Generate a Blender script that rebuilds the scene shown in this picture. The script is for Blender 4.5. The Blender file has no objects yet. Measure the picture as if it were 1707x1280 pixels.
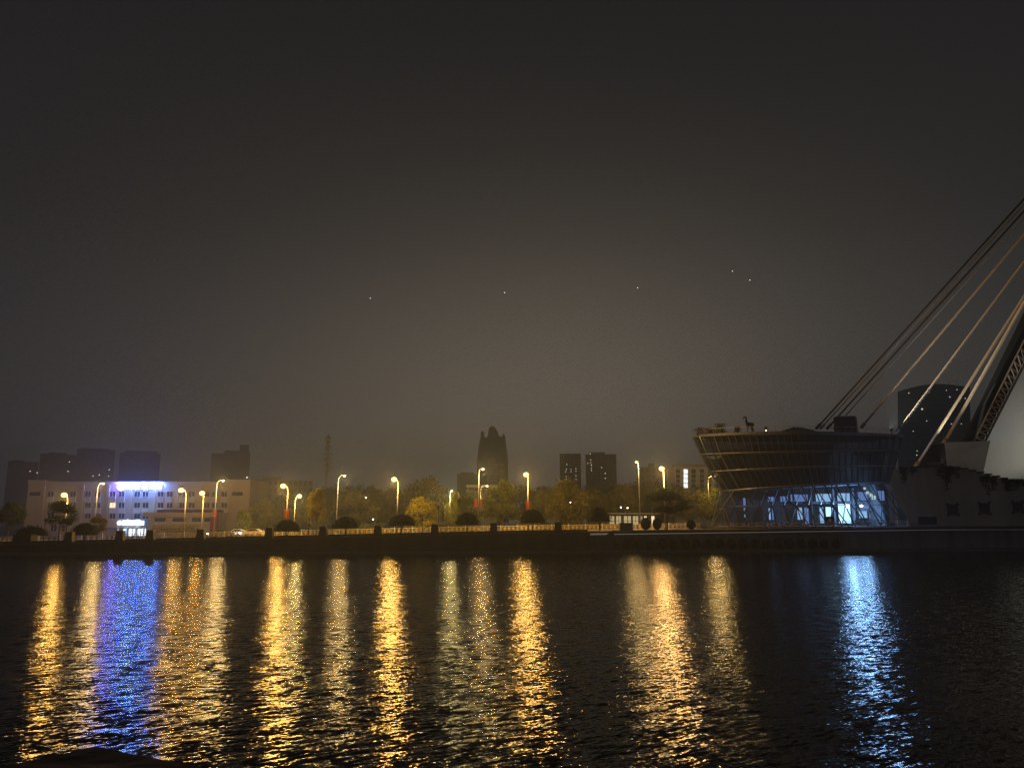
import bpy, math, random
from mathutils import Vector, Matrix
R = math.radians
rnd = random.Random(7)
S = bpy.context.scene
COL = S.collection

# ------------------------------------------------------------------ camera, sky, exposure
FPX = 1283.0                       # focal length in pixels of the 1707 px wide photograph
CAM_Z = 4.5
TILT = math.atan(232.0 / FPX)
cam_d = bpy.data.cameras.new('camera')
cam = bpy.data.objects.new('camera', cam_d)
COL.objects.link(cam)
cam.location = (0, 0, CAM_Z)
cam.rotation_euler = (math.pi / 2 + TILT, 0, 0)
cam_d.sensor_width = 36.0
cam_d.lens = 36.0 * FPX / 1707.0
cam_d.clip_start = 0.1
cam_d.clip_end = 20000
S.camera = cam

world = bpy.data.worlds.new('World')
S.world = world
world.use_nodes = True
wn, wl = world.node_tree.nodes, world.node_tree.links
wn.clear()
w_out = wn.new('ShaderNodeOutputWorld')
w_bg = wn.new('ShaderNodeBackground')
w_tc = wn.new('ShaderNodeTexCoord')
w_sep = wn.new('ShaderNodeSeparateXYZ')
w_map = wn.new('ShaderNodeMapRange')
w_map.inputs['From Min'].default_value = -0.1
w_map.inputs['From Max'].default_value = 0.9
w_ramp = wn.new('ShaderNodeValToRGB')
cr = w_ramp.color_ramp
cr.elements[0].position = 0.0
cr.elements[0].color = (0.034, 0.035, 0.041, 1)
cr.elements[1].position = 1.0
cr.elements[1].color = (0.0075, 0.0076, 0.0080, 1)
e = cr.elements.new(0.2); e.color = (0.030, 0.0305, 0.034, 1)
e = cr.elements.new(0.45); e.color = (0.0160, 0.0158, 0.0163, 1)
w_bg.inputs['Strength'].default_value = 1.0
wl.new(w_tc.outputs['Generated'], w_sep.inputs[0])
wl.new(w_sep.outputs['Z'], w_map.inputs['Value'])
wl.new(w_map.outputs['Result'], w_ramp.inputs['Fac'])
# glow of the city over the far bank, widest along the horizon
def wmath(op, a, b=None):
    q = wn.new('ShaderNodeMath'); q.operation = op
    for i, v in enumerate((a, b)):
        if v is None: continue
        if isinstance(v, (int, float)): q.inputs[i].default_value = v
        else: wl.new(v, q.inputs[i])
    return q.outputs[0]
gx = wmath('SUBTRACT', w_sep.outputs['X'], 0.07)
gz = wmath('SUBTRACT', w_sep.outputs['Z'], 0.08)
ge = wmath('ADD', wmath('MULTIPLY', wmath('MULTIPLY', gx, gx), 7.0), wmath('MULTIPLY', wmath('MULTIPLY', gz, gz), 17.0))
gl = wmath('POWER', 2.71828, wmath('MULTIPLY', ge, -1.0))
gf = wn.new('ShaderNodeMapRange'); gf.interpolation_type = 'SMOOTHSTEP'
gf.inputs['From Min'].default_value = -0.3; gf.inputs['From Max'].default_value = 0.7
wl.new(w_sep.outputs['Y'], gf.inputs['Value'])
gl = wmath('MULTIPLY', gl, gf.outputs['Result'])
g_sc = wn.new('ShaderNodeVectorMath'); g_sc.operation = 'SCALE'
g_sc.inputs[0].default_value = (0.142, 0.118, 0.086)
wl.new(gl, g_sc.inputs['Scale'])
g_ad = wn.new('ShaderNodeVectorMath'); g_ad.operation = 'ADD'
wl.new(w_ramp.outputs['Color'], g_ad.inputs[0]); wl.new(g_sc.outputs[0], g_ad.inputs[1])
wl.new(g_ad.outputs[0], w_bg.inputs['Color'])
wl.new(w_bg.outputs[0], w_out.inputs['Surface'])

S.view_settings.view_transform = 'Standard'
S.view_settings.look = 'None'
S.view_settings.exposure = 0.0
S.view_settings.gamma = 1.0
S.view_settings.use_curve_mapping = False
S.render.engine = 'CYCLES'
cy = S.cycles
cy.max_bounces = 6
cy.diffuse_bounces = 2
cy.glossy_bounces = 3
cy.transmission_bounces = 4
cy.transparent_max_bounces = 16
cy.volume_bounces = 0
cy.caustics_reflective = False
cy.caustics_refractive = False
cy.use_denoising = True
cy.denoising_prefilter = 'NONE'
cy.denoiser = 'OPENIMAGEDENOISE'
cy.sample_clamp_indirect = 6.0
cy.sample_clamp_direct = 40.0
cy.use_light_tree = True

HAZE_DENSITY = 0.00085
LAMP_W = 6800.0

# ------------------------------------------------------------------ pixel -> place
CT, ST = math.cos(TILT), math.sin(TILT)
def P(px, py, Y):
    """point at forward depth Y seen at photo pixel (px, py)"""
    u = (px - 853.5) / FPX
    v = (640.0 - py) / FPX
    d = Vector((u, CT - v * ST, ST + v * CT))
    return Vector((0, 0, CAM_Z)) + d * (Y / d.y)
def XatY(px, Y, py=880):
    return P(px, py, Y).x
def zg(x):
    if x < -75: return max(1.1, 1.45 + (x + 75) * 0.01)
    if x < 0: return 3.0 + x * (1.55 / 75)
    if x < 75: return 3.0 + x * (0.9 / 75)
    return 3.9
def Yq(x):
    return 120 + 0.10 * x

# ------------------------------------------------------------------ mesh helpers
class MB:
    def __init__(s):
        s.v, s.f = [], []
    def add(s, vs, fs):
        o = len(s.v)
        s.v += [tuple(q) for q in vs]
        s.f += [tuple(i + o for i in f) for f in fs]
        return s
    def box(s, c, d, rz=0.0, M=None):
        cx, cy_, cz = c
        hx, hy, hz = d[0] / 2, d[1] / 2, d[2] / 2
        vs = []
        ca, sa = math.cos(rz), math.sin(rz)
        for z in (-hz, hz):
            for x, y in ((-hx, -hy), (hx, -hy), (hx, hy), (-hx, hy)):
                vs.append(Vector((cx + x * ca - y * sa, cy_ + x * sa + y * ca, cz + z)))
        if M is not None:
            vs = [M @ q for q in vs]
        return s.add(vs, [(3, 2, 1, 0), (4, 5, 6, 7), (0, 1, 5, 4), (1, 2, 6, 5), (2, 3, 7, 6), (3, 0, 4, 7)])
    def frustum(s, c, d0, d1, h):
        cx, cy_, cz = c
        vs = []
        for z, d in ((0, d0), (h, d1)):
            for x, y in ((-1, -1), (1, -1), (1, 1), (-1, 1)):
                vs.append((cx + x * d[0] / 2, cy_ + y * d[1] / 2, cz + z))
        return s.add(vs, [(3, 2, 1, 0), (4, 5, 6, 7), (0, 1, 5, 4), (1, 2, 6, 5), (2, 3, 7, 6), (3, 0, 4, 7)])
    def tube(s, pts, rad, n=8, cap=True):
        pts = [Vector(p) for p in pts]
        if not isinstance(rad, (list, tuple)): rad = [rad] * len(pts)
        rings = []
        for i, p in enumerate(pts):
            t = (pts[min(i + 1, len(pts) - 1)] - pts[max(i - 1, 0)]).normalized()
            a = Vector((0, 0, 1)) if abs(t.z) < 0.9 else Vector((1, 0, 0))
            x = t.cross(a).normalized(); y = t.cross(x).normalized()
            rings.append([p + (x * math.cos(2 * math.pi * k / n) + y * math.sin(2 * math.pi * k / n)) * rad[i] for k in range(n)])
        vs = [q for r in rings for q in r]
        fs = []
        for i in range(len(pts) - 1):
            for k in range(n):
                a, b = i * n + k, i * n + (k + 1) % n
                fs.append((a, b, b + n, a + n))
        if cap:
            fs.append(tuple(range(n - 1, -1, -1)))
            fs.append(tuple((len(pts) - 1) * n + k for k in range(n)))
        return s.add(vs, fs)
    def bar(s, a, b, w, h=None):
        """rectangular bar between two points"""
        a, b = Vector(a), Vector(b)
        h = h or w
        t = (b - a).normalized()
        up = Vector((0, 0, 1)) if abs(t.z) < 0.95 else Vector((0, 1, 0))
        x = t.cross(up).normalized(); y = x.cross(t).normalized()
        vs = []
        for p in (a, b):
            for i, j in ((-1, -1), (1, -1), (1, 1), (-1, 1)):
                vs.append(p + x * (i * w / 2) + y * (j * h / 2))
        return s.add(vs, [(3, 2, 1, 0), (4, 5, 6, 7), (0, 1, 5, 4), (1, 2, 6, 5), (2, 3, 7, 6), (3, 0, 4, 7)])
    def slab(s, poly, th, axis):
        """extrude a polygon of 3D points by vector axis*th"""
        poly = [Vector(p) for p in poly]
        ax = Vector(axis) * th
        n = len(poly)
        vs = poly + [p + ax for p in poly]
        fs = [tuple(range(n)), tuple(range(2 * n - 1, n - 1, -1))]
        for i in range(n):
            j = (i + 1) % n
            fs.append((i, i + n, j + n, j))
        return s.add(vs, fs)
    def ball(s, c, r, nu=12, nv=8, sq=(1, 1, 1)):
        vs, fs = [], []
        for i in range(nv + 1):
            th = math.pi * i / nv
            for k in range(nu):
                ph = 2 * math.pi * k / nu
                vs.append((c[0] + r * sq[0] * math.sin(th) * math.cos(ph), c[1] + r * sq[1] * math.sin(th) * math.sin(ph), c[2] + r * sq[2] * math.cos(th)))
        for i in range(nv):
            for k in range(nu):
                a, b = i * nu + k, i * nu + (k + 1) % nu
                fs.append((a, a + nu, b + nu, b))
        return s.add(vs, fs)
    def mesh(s, name, mat, smooth=False):
        me = bpy.data.meshes.new(name)
        me.from_pydata(s.v, [], s.f)
        if mat: me.materials.append(mat)
        if smooth:
            for p in me.polygons: p.use_smooth = True
        me.validate()
        me.update()
        return me
    def build(s, name, mat, parent=None, smooth=False, world=True):
        if parent is not None and world:
            r = parent
            off = Vector(r.location)
            while r.parent is not None:
                r = r.parent
                off = off + Vector(r.location)
            s.v = [(x - off.x, y - off.y, z - off.z) for x, y, z in s.v]
        o = bpy.data.objects.new(name, s.mesh(name, mat, smooth))
        COL.objects.link(o)
        o.parent = parent
        return o
def link_mesh(name, me, parent=None, loc=(0, 0, 0), rot=(0, 0, 0), sc=(1, 1, 1)):
    o = bpy.data.objects.new(name, me)
    COL.objects.link(o)
    o.parent = parent
    o.location = loc; o.rotation_euler = rot; o.scale = sc
    return o
def tag(o, label=None, cat=None, group=None, kind=None):
    if label: o['label'] = label
    if cat: o['category'] = cat
    if group: o['group'] = group
    if kind: o['kind'] = kind
    return o
def thing(name, label, cat, loc=(0, 0, 0), group=None):
    o = bpy.data.objects.new(name, None)
    COL.objects.link(o)
    o.location = loc
    o.empty_display_size = 0.5
    return tag(o, label, cat, group)

# ------------------------------------------------------------------ materials
def mat(name, col, rough=0.8, metal=0.0, var=0.15, scale=1.0, bump=0.0, spec=0.3, streak=False):
    m = bpy.data.materials.new(name)
    m.use_nodes = True
    n, l = m.node_tree.nodes, m.node_tree.links
    b = n['Principled BSDF']
    b.inputs['Roughness'].default_value = rough
    b.inputs['Metallic'].default_value = metal
    b.inputs['Specular IOR Level'].default_value = spec
    tc = n.new('ShaderNodeTexCoord')
    mp = n.new('ShaderNodeMapping')
    if streak: mp.inputs['Scale'].default_value = (1, 1, 0.15)
    nz = n.new('ShaderNodeTexNoise')
    nz.inputs['Scale'].default_value = scale
    nz.inputs['Detail'].default_value = 5
    rp = n.new('ShaderNodeValToRGB')
    rp.color_ramp.elements[0].position = 0.3
    rp.color_ramp.elements[1].position = 0.7
    rp.color_ramp.elements[0].color = tuple(c * (1 - var) for c in col) + (1,)
    rp.color_ramp.elements[1].color = tuple(min(1, c * (1 + var)) for c in col) + (1,)
    l.new(tc.outputs['Object'], mp.inputs['Vector'])
    l.new(mp.outputs[0], nz.inputs['Vector'])
    l.new(nz.outputs['Fac'], rp.inputs['Fac'])
    l.new(rp.outputs['Color'], b.inputs['Base Color'])
    if bump:
        bp = n.new('ShaderNodeBump')
        bp.inputs['Strength'].default_value = bump
        bp.inputs['Distance'].default_value = 0.05
        l.new(nz.outputs['Fac'], bp.inputs['Height'])
        l.new(bp.outputs[0], b.inputs['Normal'])
    return m
def emit(name, col, strength):
    m = bpy.data.materials.new(name)
    m.use_nodes = True
    n, l = m.node_tree.nodes, m.node_tree.links
    n.clear()
    o = n.new('ShaderNodeOutputMaterial')
    e = n.new('ShaderNodeEmission')
    e.inputs['Color'].default_value = (*col, 1)
    e.inputs['Strength'].default_value = strength
    l.new(e.outputs[0], o.inputs['Surface'])
    if strength < 20: m.cycles.emission_sampling = 'NONE'
    return m
def leaf_mat(name, a, b):
    m = bpy.data.materials.new(name)
    m.use_nodes = True
    n, l = m.node_tree.nodes, m.node_tree.links
    n.clear()
    o = n.new('ShaderNodeOutputMaterial')
    d = n.new('ShaderNodeBsdfDiffuse')
    t = n.new('ShaderNodeBsdfTranslucent')
    mx = n.new('ShaderNodeMixShader')
    mx.inputs['Fac'].default_value = 0.3
    g = n.new('ShaderNodeTexCoord')
    nz = n.new('ShaderNodeTexNoise')
    nz.inputs['Scale'].default_value = 5.0
    nz.inputs['Detail'].default_value = 3
    rp = n.new('ShaderNodeValToRGB')
    rp.color_ramp.elements[0].position = 0.3
    rp.color_ramp.elements[1].position = 0.72
    rp.color_ramp.elements[0].color = (*a, 1)
    rp.color_ramp.elements[1].color = (*b, 1)
    l.new(g.outputs['Object'], nz.inputs['Vector'])
    l.new(nz.outputs['Fac'], rp.inputs['Fac'])
    l.new(rp.outputs[0], d.inputs['Color'])
    l.new(rp.outputs[0], t.inputs['Color'])
    l.new(d.outputs[0], mx.inputs[1])
    l.new(t.outputs[0], mx.inputs[2])
    l.new(mx.outputs[0], o.inputs['Surface'])
    return m
def glass_mat(name, tint, gloss=0.25, rough=0.03):
    m = bpy.data.materials.new(name)
    m.use_nodes = True
    n, l = m.node_tree.nodes, m.node_tree.links
    n.clear()
    o = n.new('ShaderNodeOutputMaterial')
    t = n.new('ShaderNodeBsdfTransparent')
    t.inputs['Color'].default_value = (*tint, 1)
    g = n.new('ShaderNodeBsdfGlossy')
    g.inputs['Roughness'].default_value = rough
    g.inputs['Color'].default_value = (0.8, 0.85, 0.9, 1)
    lw = n.new('ShaderNodeLayerWeight')
    lw.inputs['Blend'].default_value = gloss
    mx = n.new('ShaderNodeMixShader')
    l.new(lw.outputs['Fresnel'], mx.inputs['Fac'])
    l.new(t.outputs[0], mx.inputs[1])
    l.new(g.outputs[0], mx.inputs[2])
    l.new(mx.outputs[0], o.inputs['Surface'])
    return m

M = {}
M['asphalt'] = mat('asphalt', (0.06, 0.058, 0.055), 0.75, var=0.25, scale=0.6)
M['paving'] = mat('paving', (0.22, 0.20, 0.18), 0.85, var=0.2, scale=0.8)
M['soil'] = mat('soil', (0.07, 0.06, 0.04), 0.95, var=0.35, scale=0.15)
M['kerb'] = mat('kerb_stone', (0.35, 0.34, 0.32), 0.8, var=0.12, scale=2)
M['road_paint'] = mat('road_paint', (0.75, 0.74, 0.70), 0.6, var=0.1, scale=2)
M['quay_stone'] = mat('quay_stone', (0.085, 0.075, 0.068), 0.85, var=0.4, scale=0.5, bump=0.4, streak=True)
M['pale_stone'] = mat('pale_quay_stone', (0.55, 0.53, 0.49), 0.85, var=0.25, scale=0.6, streak=True)
M['quay_cap'] = mat('quay_cap', (0.13, 0.125, 0.115), 0.8, var=0.2, scale=1.0)
M['abutment'] = mat('abutment_render', (0.74, 0.72, 0.64), 0.85, var=0.22, scale=0.25, bump=0.2, streak=True)
M['dark_stone'] = mat('dark_stone', (0.07, 0.066, 0.062), 0.75, var=0.3, scale=3, bump=0.3)
M['pole'] = mat('lamp_pole_paint', (0.24, 0.235, 0.22), 0.45, metal=0.2, var=0.08, scale=3)
M['housing'] = mat('lamp_housing', (0.25, 0.25, 0.25), 0.5, metal=0.5, var=0.1, scale=5)
M['black_metal'] = mat('black_metal', (0.02, 0.02, 0.022), 0.5, metal=0.3, var=0.2, scale=5)
M['white_metal'] = mat('white_metal', (0.72, 0.71, 0.66), 0.45, var=0.08, scale=3)
M['gold_plate'] = mat('gold_plate', (0.62, 0.45, 0.14), 0.45, metal=0.3, var=0.15, scale=4)
M['red_cloth'] = mat('red_banner', (0.36, 0.04, 0.022), 0.7, var=0.15, scale=3)
M['cream'] = mat('cream_print', (0.75, 0.55, 0.3), 0.7, var=0.1, scale=3)
M['beige_wall'] = mat('beige_wall', (0.58, 0.47, 0.33), 0.85, var=0.08, scale=0.2, streak=True)
M['beige_trim'] = mat('beige_trim', (0.55, 0.45, 0.34), 0.8, var=0.08, scale=0.6)
M['pale_trim'] = mat('pale_trim', (0.66, 0.64, 0.60), 0.75, var=0.08, scale=1)
M['dark_glass'] = mat('dark_window_glass', (0.02, 0.022, 0.03), 0.12, var=0.3, scale=0.5, spec=0.5)
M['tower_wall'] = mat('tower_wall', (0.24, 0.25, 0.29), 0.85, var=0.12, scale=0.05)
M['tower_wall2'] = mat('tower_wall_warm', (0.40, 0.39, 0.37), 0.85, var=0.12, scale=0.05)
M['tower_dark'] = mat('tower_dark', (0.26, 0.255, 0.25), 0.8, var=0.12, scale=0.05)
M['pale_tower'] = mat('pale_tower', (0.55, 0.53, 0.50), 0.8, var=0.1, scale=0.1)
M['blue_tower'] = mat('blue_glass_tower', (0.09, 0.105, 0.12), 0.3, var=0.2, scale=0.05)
M['white_wall'] = mat('white_wall', (0.80, 0.80, 0.80), 0.8, var=0.06, scale=0.3)
M['bark'] = mat('bark', (0.10, 0.075, 0.05), 0.95, var=0.3, scale=3, bump=0.3)
M['pylon'] = mat('pylon_white', (0.74, 0.74, 0.70), 0.6, var=0.05, scale=0.15)
M['cable'] = mat('cable_sheath', (0.70, 0.60, 0.42), 0.5, var=0.06, scale=0.6)
M['cable_dark'] = mat('cable_dark', (0.05, 0.045, 0.04), 0.6, var=0.1, scale=0.6)
M['steel'] = mat('steel_lattice', (0.45, 0.44, 0.42), 0.5, metal=0.3, var=0.1, scale=2)
M['lit_rib'] = mat('lit_rib', (0.20, 0.20, 0.21), 0.35, metal=0.6, var=0.1, scale=2)  # lighter rib colour that stands in for reflections at the left
M['dark_rib'] = mat('dark_rib', (0.035, 0.036, 0.04), 0.4, metal=0.5, var=0.1, scale=2)
M['band'] = mat('hull_band', (0.13, 0.145, 0.165), 0.4, metal=0.2, var=0.06, scale=2)
M['interior'] = mat('interior_plaster', (0.09, 0.10, 0.12), 0.8, var=0.1, scale=0.5)
M['slab_dark'] = mat('floor_slab', (0.08, 0.08, 0.085), 0.7, var=0.1, scale=0.5)
M['mast'] = mat('mast_paint', (0.66, 0.65, 0.62), 0.5, var=0.1, scale=1)
M['car_white'] = mat('car_paint_white', (0.6, 0.6, 0.6), 0.25, var=0.02, scale=1, spec=0.5)
M['car_dark'] = mat('car_paint_dark', (0.04, 0.045, 0.05), 0.25, var=0.02, scale=1, spec=0.5)
M['rubber'] = mat('rubber', (0.02, 0.02, 0.02), 0.9, var=0.1, scale=4)
M['vine'] = leaf_mat('vine_leaves', (0.012, 0.016, 0.008), (0.03, 0.035, 0.015))
M['leaf_dark'] = leaf_mat('leaf_dark', (0.012, 0.022, 0.008), (0.03, 0.045, 0.014))
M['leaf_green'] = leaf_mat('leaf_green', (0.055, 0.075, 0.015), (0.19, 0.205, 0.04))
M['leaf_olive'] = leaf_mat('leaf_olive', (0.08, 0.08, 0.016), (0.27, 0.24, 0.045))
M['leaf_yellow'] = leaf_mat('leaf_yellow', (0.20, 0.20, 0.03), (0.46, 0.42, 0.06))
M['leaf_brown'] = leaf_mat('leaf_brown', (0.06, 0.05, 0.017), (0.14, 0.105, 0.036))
M['glass'] = glass_mat('hull_glass', (0.12, 0.14, 0.17), 0.22, 0.05)
M['glass_clear'] = glass_mat('skirt_glass', (0.62, 0.70, 0.78), 0.22, 0.04)
M['e_lens'] = emit('lamp_lens_glow', (1.0, 0.60, 0.18), 4.5)
M['e_lens_w'] = emit('lamp_lens_glow_pale', (1.0, 0.80, 0.45), 3.0)
M['e_sign'] = emit('sign_glow', (0.60, 0.78, 1.0), 2.2)
M['e_sign_v'] = emit('sign_emblem_glow', (0.70, 0.76, 1.0), 4.0)
M['e_sign2'] = emit('entrance_sign_glow', (0.55, 0.80, 1.0), 5.0)
M['e_entr'] = emit('entrance_light', (0.75, 0.85, 1.0), 2.0)
M['e_win_w'] = emit('lit_window_white', (0.85, 0.92, 1.0), 1.6)
M['e_win_y'] = emit('lit_window_warm', (1.0, 0.80, 0.48), 1.4)
M['e_win_far'] = emit('lit_window_far', (1.0, 0.9, 0.72), 1.6)
M['e_shop'] = emit('shop_light', (1.0, 0.76, 0.36), 0.5)
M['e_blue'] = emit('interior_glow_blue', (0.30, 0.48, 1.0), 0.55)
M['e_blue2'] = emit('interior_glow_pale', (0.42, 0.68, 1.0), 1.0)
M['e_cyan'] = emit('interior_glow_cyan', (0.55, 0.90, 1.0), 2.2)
M['e_star'] = emit('star_light', (1.0, 0.93, 0.85), 3.0)
M['e_head'] = emit('headlight_glow', (1.0, 0.95, 0.8), 120)
M['e_small'] = emit('small_lamp_glow', (1.0, 0.85, 0.55), 6)

def point_light(name, parent, loc, power, col, radius=0.2):
    d = bpy.data.lights.new(name, 'POINT')
    d.energy = power
    d.color = col
    d.shadow_soft_size = radius
    o = bpy.data.objects.new(name, d)
    COL.objects.link(o)
    o.parent = parent
    o.location = loc
    return o

# ------------------------------------------------------------------ water
def water_material():
    m = bpy.data.materials.new('river_water')
    m.use_nodes = True
    n, l = m.node_tree.nodes, m.node_tree.links
    n.clear()
    out = n.new('ShaderNodeOutputMaterial')
    gl_ = n.new('ShaderNodeBsdfGlossy')
    gl_.distribution = 'BECKMANN'
    gl_.inputs['Roughness'].default_value = 0.17
    df_ = n.new('ShaderNodeBsdfDiffuse')
    df_.inputs['Color'].default_value = (0.004, 0.005, 0.005, 1)
    fr_ = n.new('ShaderNodeFresnel')
    fr_.inputs['IOR'].default_value = 1.20
    mx_ = n.new('ShaderNodeMixShader')
    l.new(fr_.outputs[0], mx_.inputs['Fac'])
    l.new(df_.outputs[0], mx_.inputs[1])
    l.new(gl_.outputs[0], mx_.inputs[2])
    l.new(mx_.outputs[0], out.inputs['Surface'])
    geo = n.new('ShaderNodeNewGeometry')
    def layer(ang, su, sv, detail, amp, seed):
        # slope along direction ang from a noise stretched across it
        mp = n.new('ShaderNodeMapping')
        mp.vector_type = 'TEXTURE'
        mp.inputs['Rotation'].default_value = (0, 0, ang)
        mp.inputs['Location'].default_value = (seed, seed * 0.7, 0)
        mp.inputs['Scale'].default_value = (1 / su, 1 / sv, 1)
        l.new(geo.outputs['Position'], mp.inputs['Vector'])
        nz = n.new('ShaderNodeTexNoise')
        nz.noise_dimensions = '2D'
        nz.inputs['Scale'].default_value = 1.0
        nz.inputs['Detail'].default_value = detail
        nz.inputs['Distortion'].default_value = 0.3
        l.new(mp.outputs[0], nz.inputs['Vector'])
        s = n.new('ShaderNodeMath'); s.operation = 'SUBTRACT'
        s.inputs[1].default_value = 0.5
        l.new(nz.outputs['Fac'], s.inputs[0])
        v = n.new('ShaderNodeVectorMath'); v.operation = 'SCALE'
        v.inputs[0].default_value = (math.cos(ang) * amp, math.sin(ang) * amp, 0)
        l.new(s.outputs[0], v.inputs['Scale'])
        return v.outputs[0]
    parts = [layer(R(-52), 8.0, 2.2, 1.0, 0.51, 3.1),
             layer(R(-74), 4.0, 1.3, 1.0, 0.27, 17.7),
             layer(R(-12), 12.0, 8.0, 1.0, 0.40, 41.3),
             layer(R(-95), 16.0, 9.0, 1.0, 0.31, 9.9),
             layer(R(-84), 1.2, 1.3, 2.0, 0.21, 71.0),
             layer(R(-8), 1.7, 1.0, 2.0, 0.16, 27.0)]
    acc = parts[0]
    for q in parts[1:]:
        a = n.new('ShaderNodeVectorMath'); a.operation = 'ADD'
        l.new(acc, a.inputs[0]); l.new(q, a.inputs[1])
        acc = a.outputs[0]
    # calmer and rougher patches
    pz = n.new('ShaderNodeTexNoise')
    pz.inputs['Scale'].default_value = 0.07
    pz.inputs['Detail'].default_value = 2
    l.new(geo.outputs['Position'], pz.inputs['Vector'])
    mr = n.new('ShaderNodeMapRange')
    mr.inputs['From Min'].default_value = 0.35
    mr.inputs['From Max'].default_value = 0.65
    mr.inputs['To Min'].default_value = 0.75
    mr.inputs['To Max'].default_value = 1.15
    l.new(pz.outputs['Fac'], mr.inputs['Value'])
    sc = n.new('ShaderNodeVectorMath'); sc.operation = 'SCALE'
    l.new(acc, sc.inputs[0]); l.new(mr.outputs['Result'], sc.inputs['Scale'])
    up = n.new('ShaderNodeVectorMath'); up.operation = 'ADD'
    up.inputs[1].default_value = (0, 0, 1)
    l.new(sc.outputs[0], up.inputs[0])
    nm = n.new('ShaderNodeVectorMath'); nm.operation = 'NORMALIZE'
    l.new(up.outputs[0], nm.inputs[0])
    for q in (gl_, df_, fr_): l.new(nm.outputs[0], q.inputs['Normal'])
    return m
mb = MB()
mb.add([(-900, -60, 0), (900, -60, 0), (900, 214, 0), (-900, 34, 0)], [(0, 1, 2, 3)])
tag(mb.build('water', water_material()), 'dark rippled river with gold and blue light streaks', 'river', kind='structure')

# ------------------------------------------------------------------ land, promenade, road
def strip(name, y0, y1, dz, m, x0=-400, x1=400, thick=None):
    """sheet following the quay line, y offsets from the quay"""
    mb = MB()
    xs = [x0 + (x1 - x0) * i / 80 for i in range(81)]
    vs = []
    for x in xs:
        vs += [(x, Yq(x) + y0, zg(x) + dz), (x, Yq(x) + y1, zg(x) + dz)]
    fs = [(2 * i, 2 * i + 2, 2 * i + 3, 2 * i + 1) for i in range(80)]
    mb.add(vs, fs)
    if thick:
        n0 = len(vs)
        vs2 = []
        for x in xs: vs2 += [(x, Yq(x) + y0, zg(x) + dz - thick), (x, Yq(x) + y1, zg(x) + dz - thick)]
        mb.v += vs2
        for i in range(80):
            mb.f.append((2 * i, n0 + 2 * i, n0 + 2 * i + 2, 2 * i + 2))
            mb.f.append((2 * i + 1, 2 * i + 3, n0 + 2 * i + 3, n0 + 2 * i + 1))
    return mb.build(name, m)
mb = MB()
xs = [-1600, -1000, -600] + [-400 + 10 * i for i in range(81)] + [600, 1000, 1600]
ys = [1.5, 40, 80, 140, 300, 700, 1500]
vs = []
for x in xs:
    for y in ys:
        q = min(max(x, -400), 400)
        vs.append((x, Yq(q) + y, zg(x)))
nr = len(ys)
fs = []
for i in range(len(xs) - 1):
    for j in range(nr - 1):
        fs.append((i * nr + j, (i + 1) * nr + j, (i + 1) * nr + j + 1, i * nr + j + 1))
mb.add(vs, fs)
tag(mb.build('ground', M['soil']), 'dark soil and grass land behind the far quay', 'ground', kind='structure')
tag(strip('promenade', 0.4, 9.0, 0.13, M['paving'], thick=0.3), 'paved riverside promenade on the far bank', 'promenade', kind='structure')
tag(strip('road', 9.2, 31.0, 0.012, M['asphalt']), 'street lit by lamps behind the promenade', 'road', kind='structure')
tag(strip('kerb', 31.0, 31.35, 0.13, M['kerb'], thick=0.25), 'stone kerb on the far side of the street', 'kerb', kind='structure')
tag(strip('pavement', 31.4, 38.0, 0.12, M['paving'], thick=0.2), 'far pavement under the trees', 'pavement', kind='structure')
# lane markings
mb = MB()
for off in (14.6, 22.8, 26.6):
    x = -110
    while x < 110:
        vs = [(x, Yq(x) + off, zg(x) + 0.02), (x + 4, Yq(x + 4) + off, zg(x + 4) + 0.02), (x + 4, Yq(x + 4) + off + 0.15, zg(x + 4) + 0.02), (x, Yq(x) + off + 0.15, zg(x) + 0.02)]
        mb.add(vs, [(0, 1, 2, 3)])
        x += 10
tag(mb.build('lane_marking', M['road_paint']), 'white dashed lane paint on the street', 'road marking', kind='structure')

# ------------------------------------------------------------------ quay walls
def wall_run(mbx, x0, x1, yo0, yo1, z0f, z1f, n):
    """solid running along the quay line from x0 to x1"""
    for i in range(n):
        a, b = x0 + (x1 - x0) * i / n, x0 + (x1 - x0) * (i + 1) / n
        vs = []
        for x in (a, b):
            vs += [(x, Yq(x) + yo0, z0f(x)), (x, Yq(x) + yo1, z0f(x)), (x, Yq(x) + yo1, z1f(x)), (x, Yq(x) + yo0, z1f(x))]
        mbx.add(vs, [(0, 4, 7, 3), (3, 7, 6, 2), (1, 2, 6, 5), (0, 1, 5, 4)] + ([(0, 3, 2, 1)] if i == 0 else []) + ([(4, 5, 6, 7)] if i == n - 1 else []))
    return mbx
XS = XatY(985, 120)            # where the stairs split plain quay from terrace quay
q = thing('quay_wall', 'long dark stained stone quay wall below the row of dome shrubs', 'quay wall', (-40, Yq(-40), 0))
wall_run(MB(), -400, XS, 0.0, 1.6, lambda x: -1.5, lambda x: zg(x) - 0.12, 60).build('wall_face', M['quay_stone'], q)
wall_run(MB(), -400, XS, -0.9, -0.003, lambda x: -1.5, lambda x: 0.38, 30).build('ledge', M['kerb'], q)
# coping stones, one by one in view
x = -84.0
while x < XS - 2.2:
    wall_run(MB(), x, x + 2.15, -0.14, 0.55, lambda x: zg(x) - 0.117, lambda x: zg(x) + 0.17, 1).build('coping_stone', M['quay_cap'], q)
    x += 2.2
# low parapet between the pillars
wall_run(MB(), -84, XS - 0.3, 0.62, 0.86, lambda x: zg(x) + 0.14, lambda x: zg(x) + 0.42, 40).build('parapet', M['quay_stone'], q)

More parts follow.
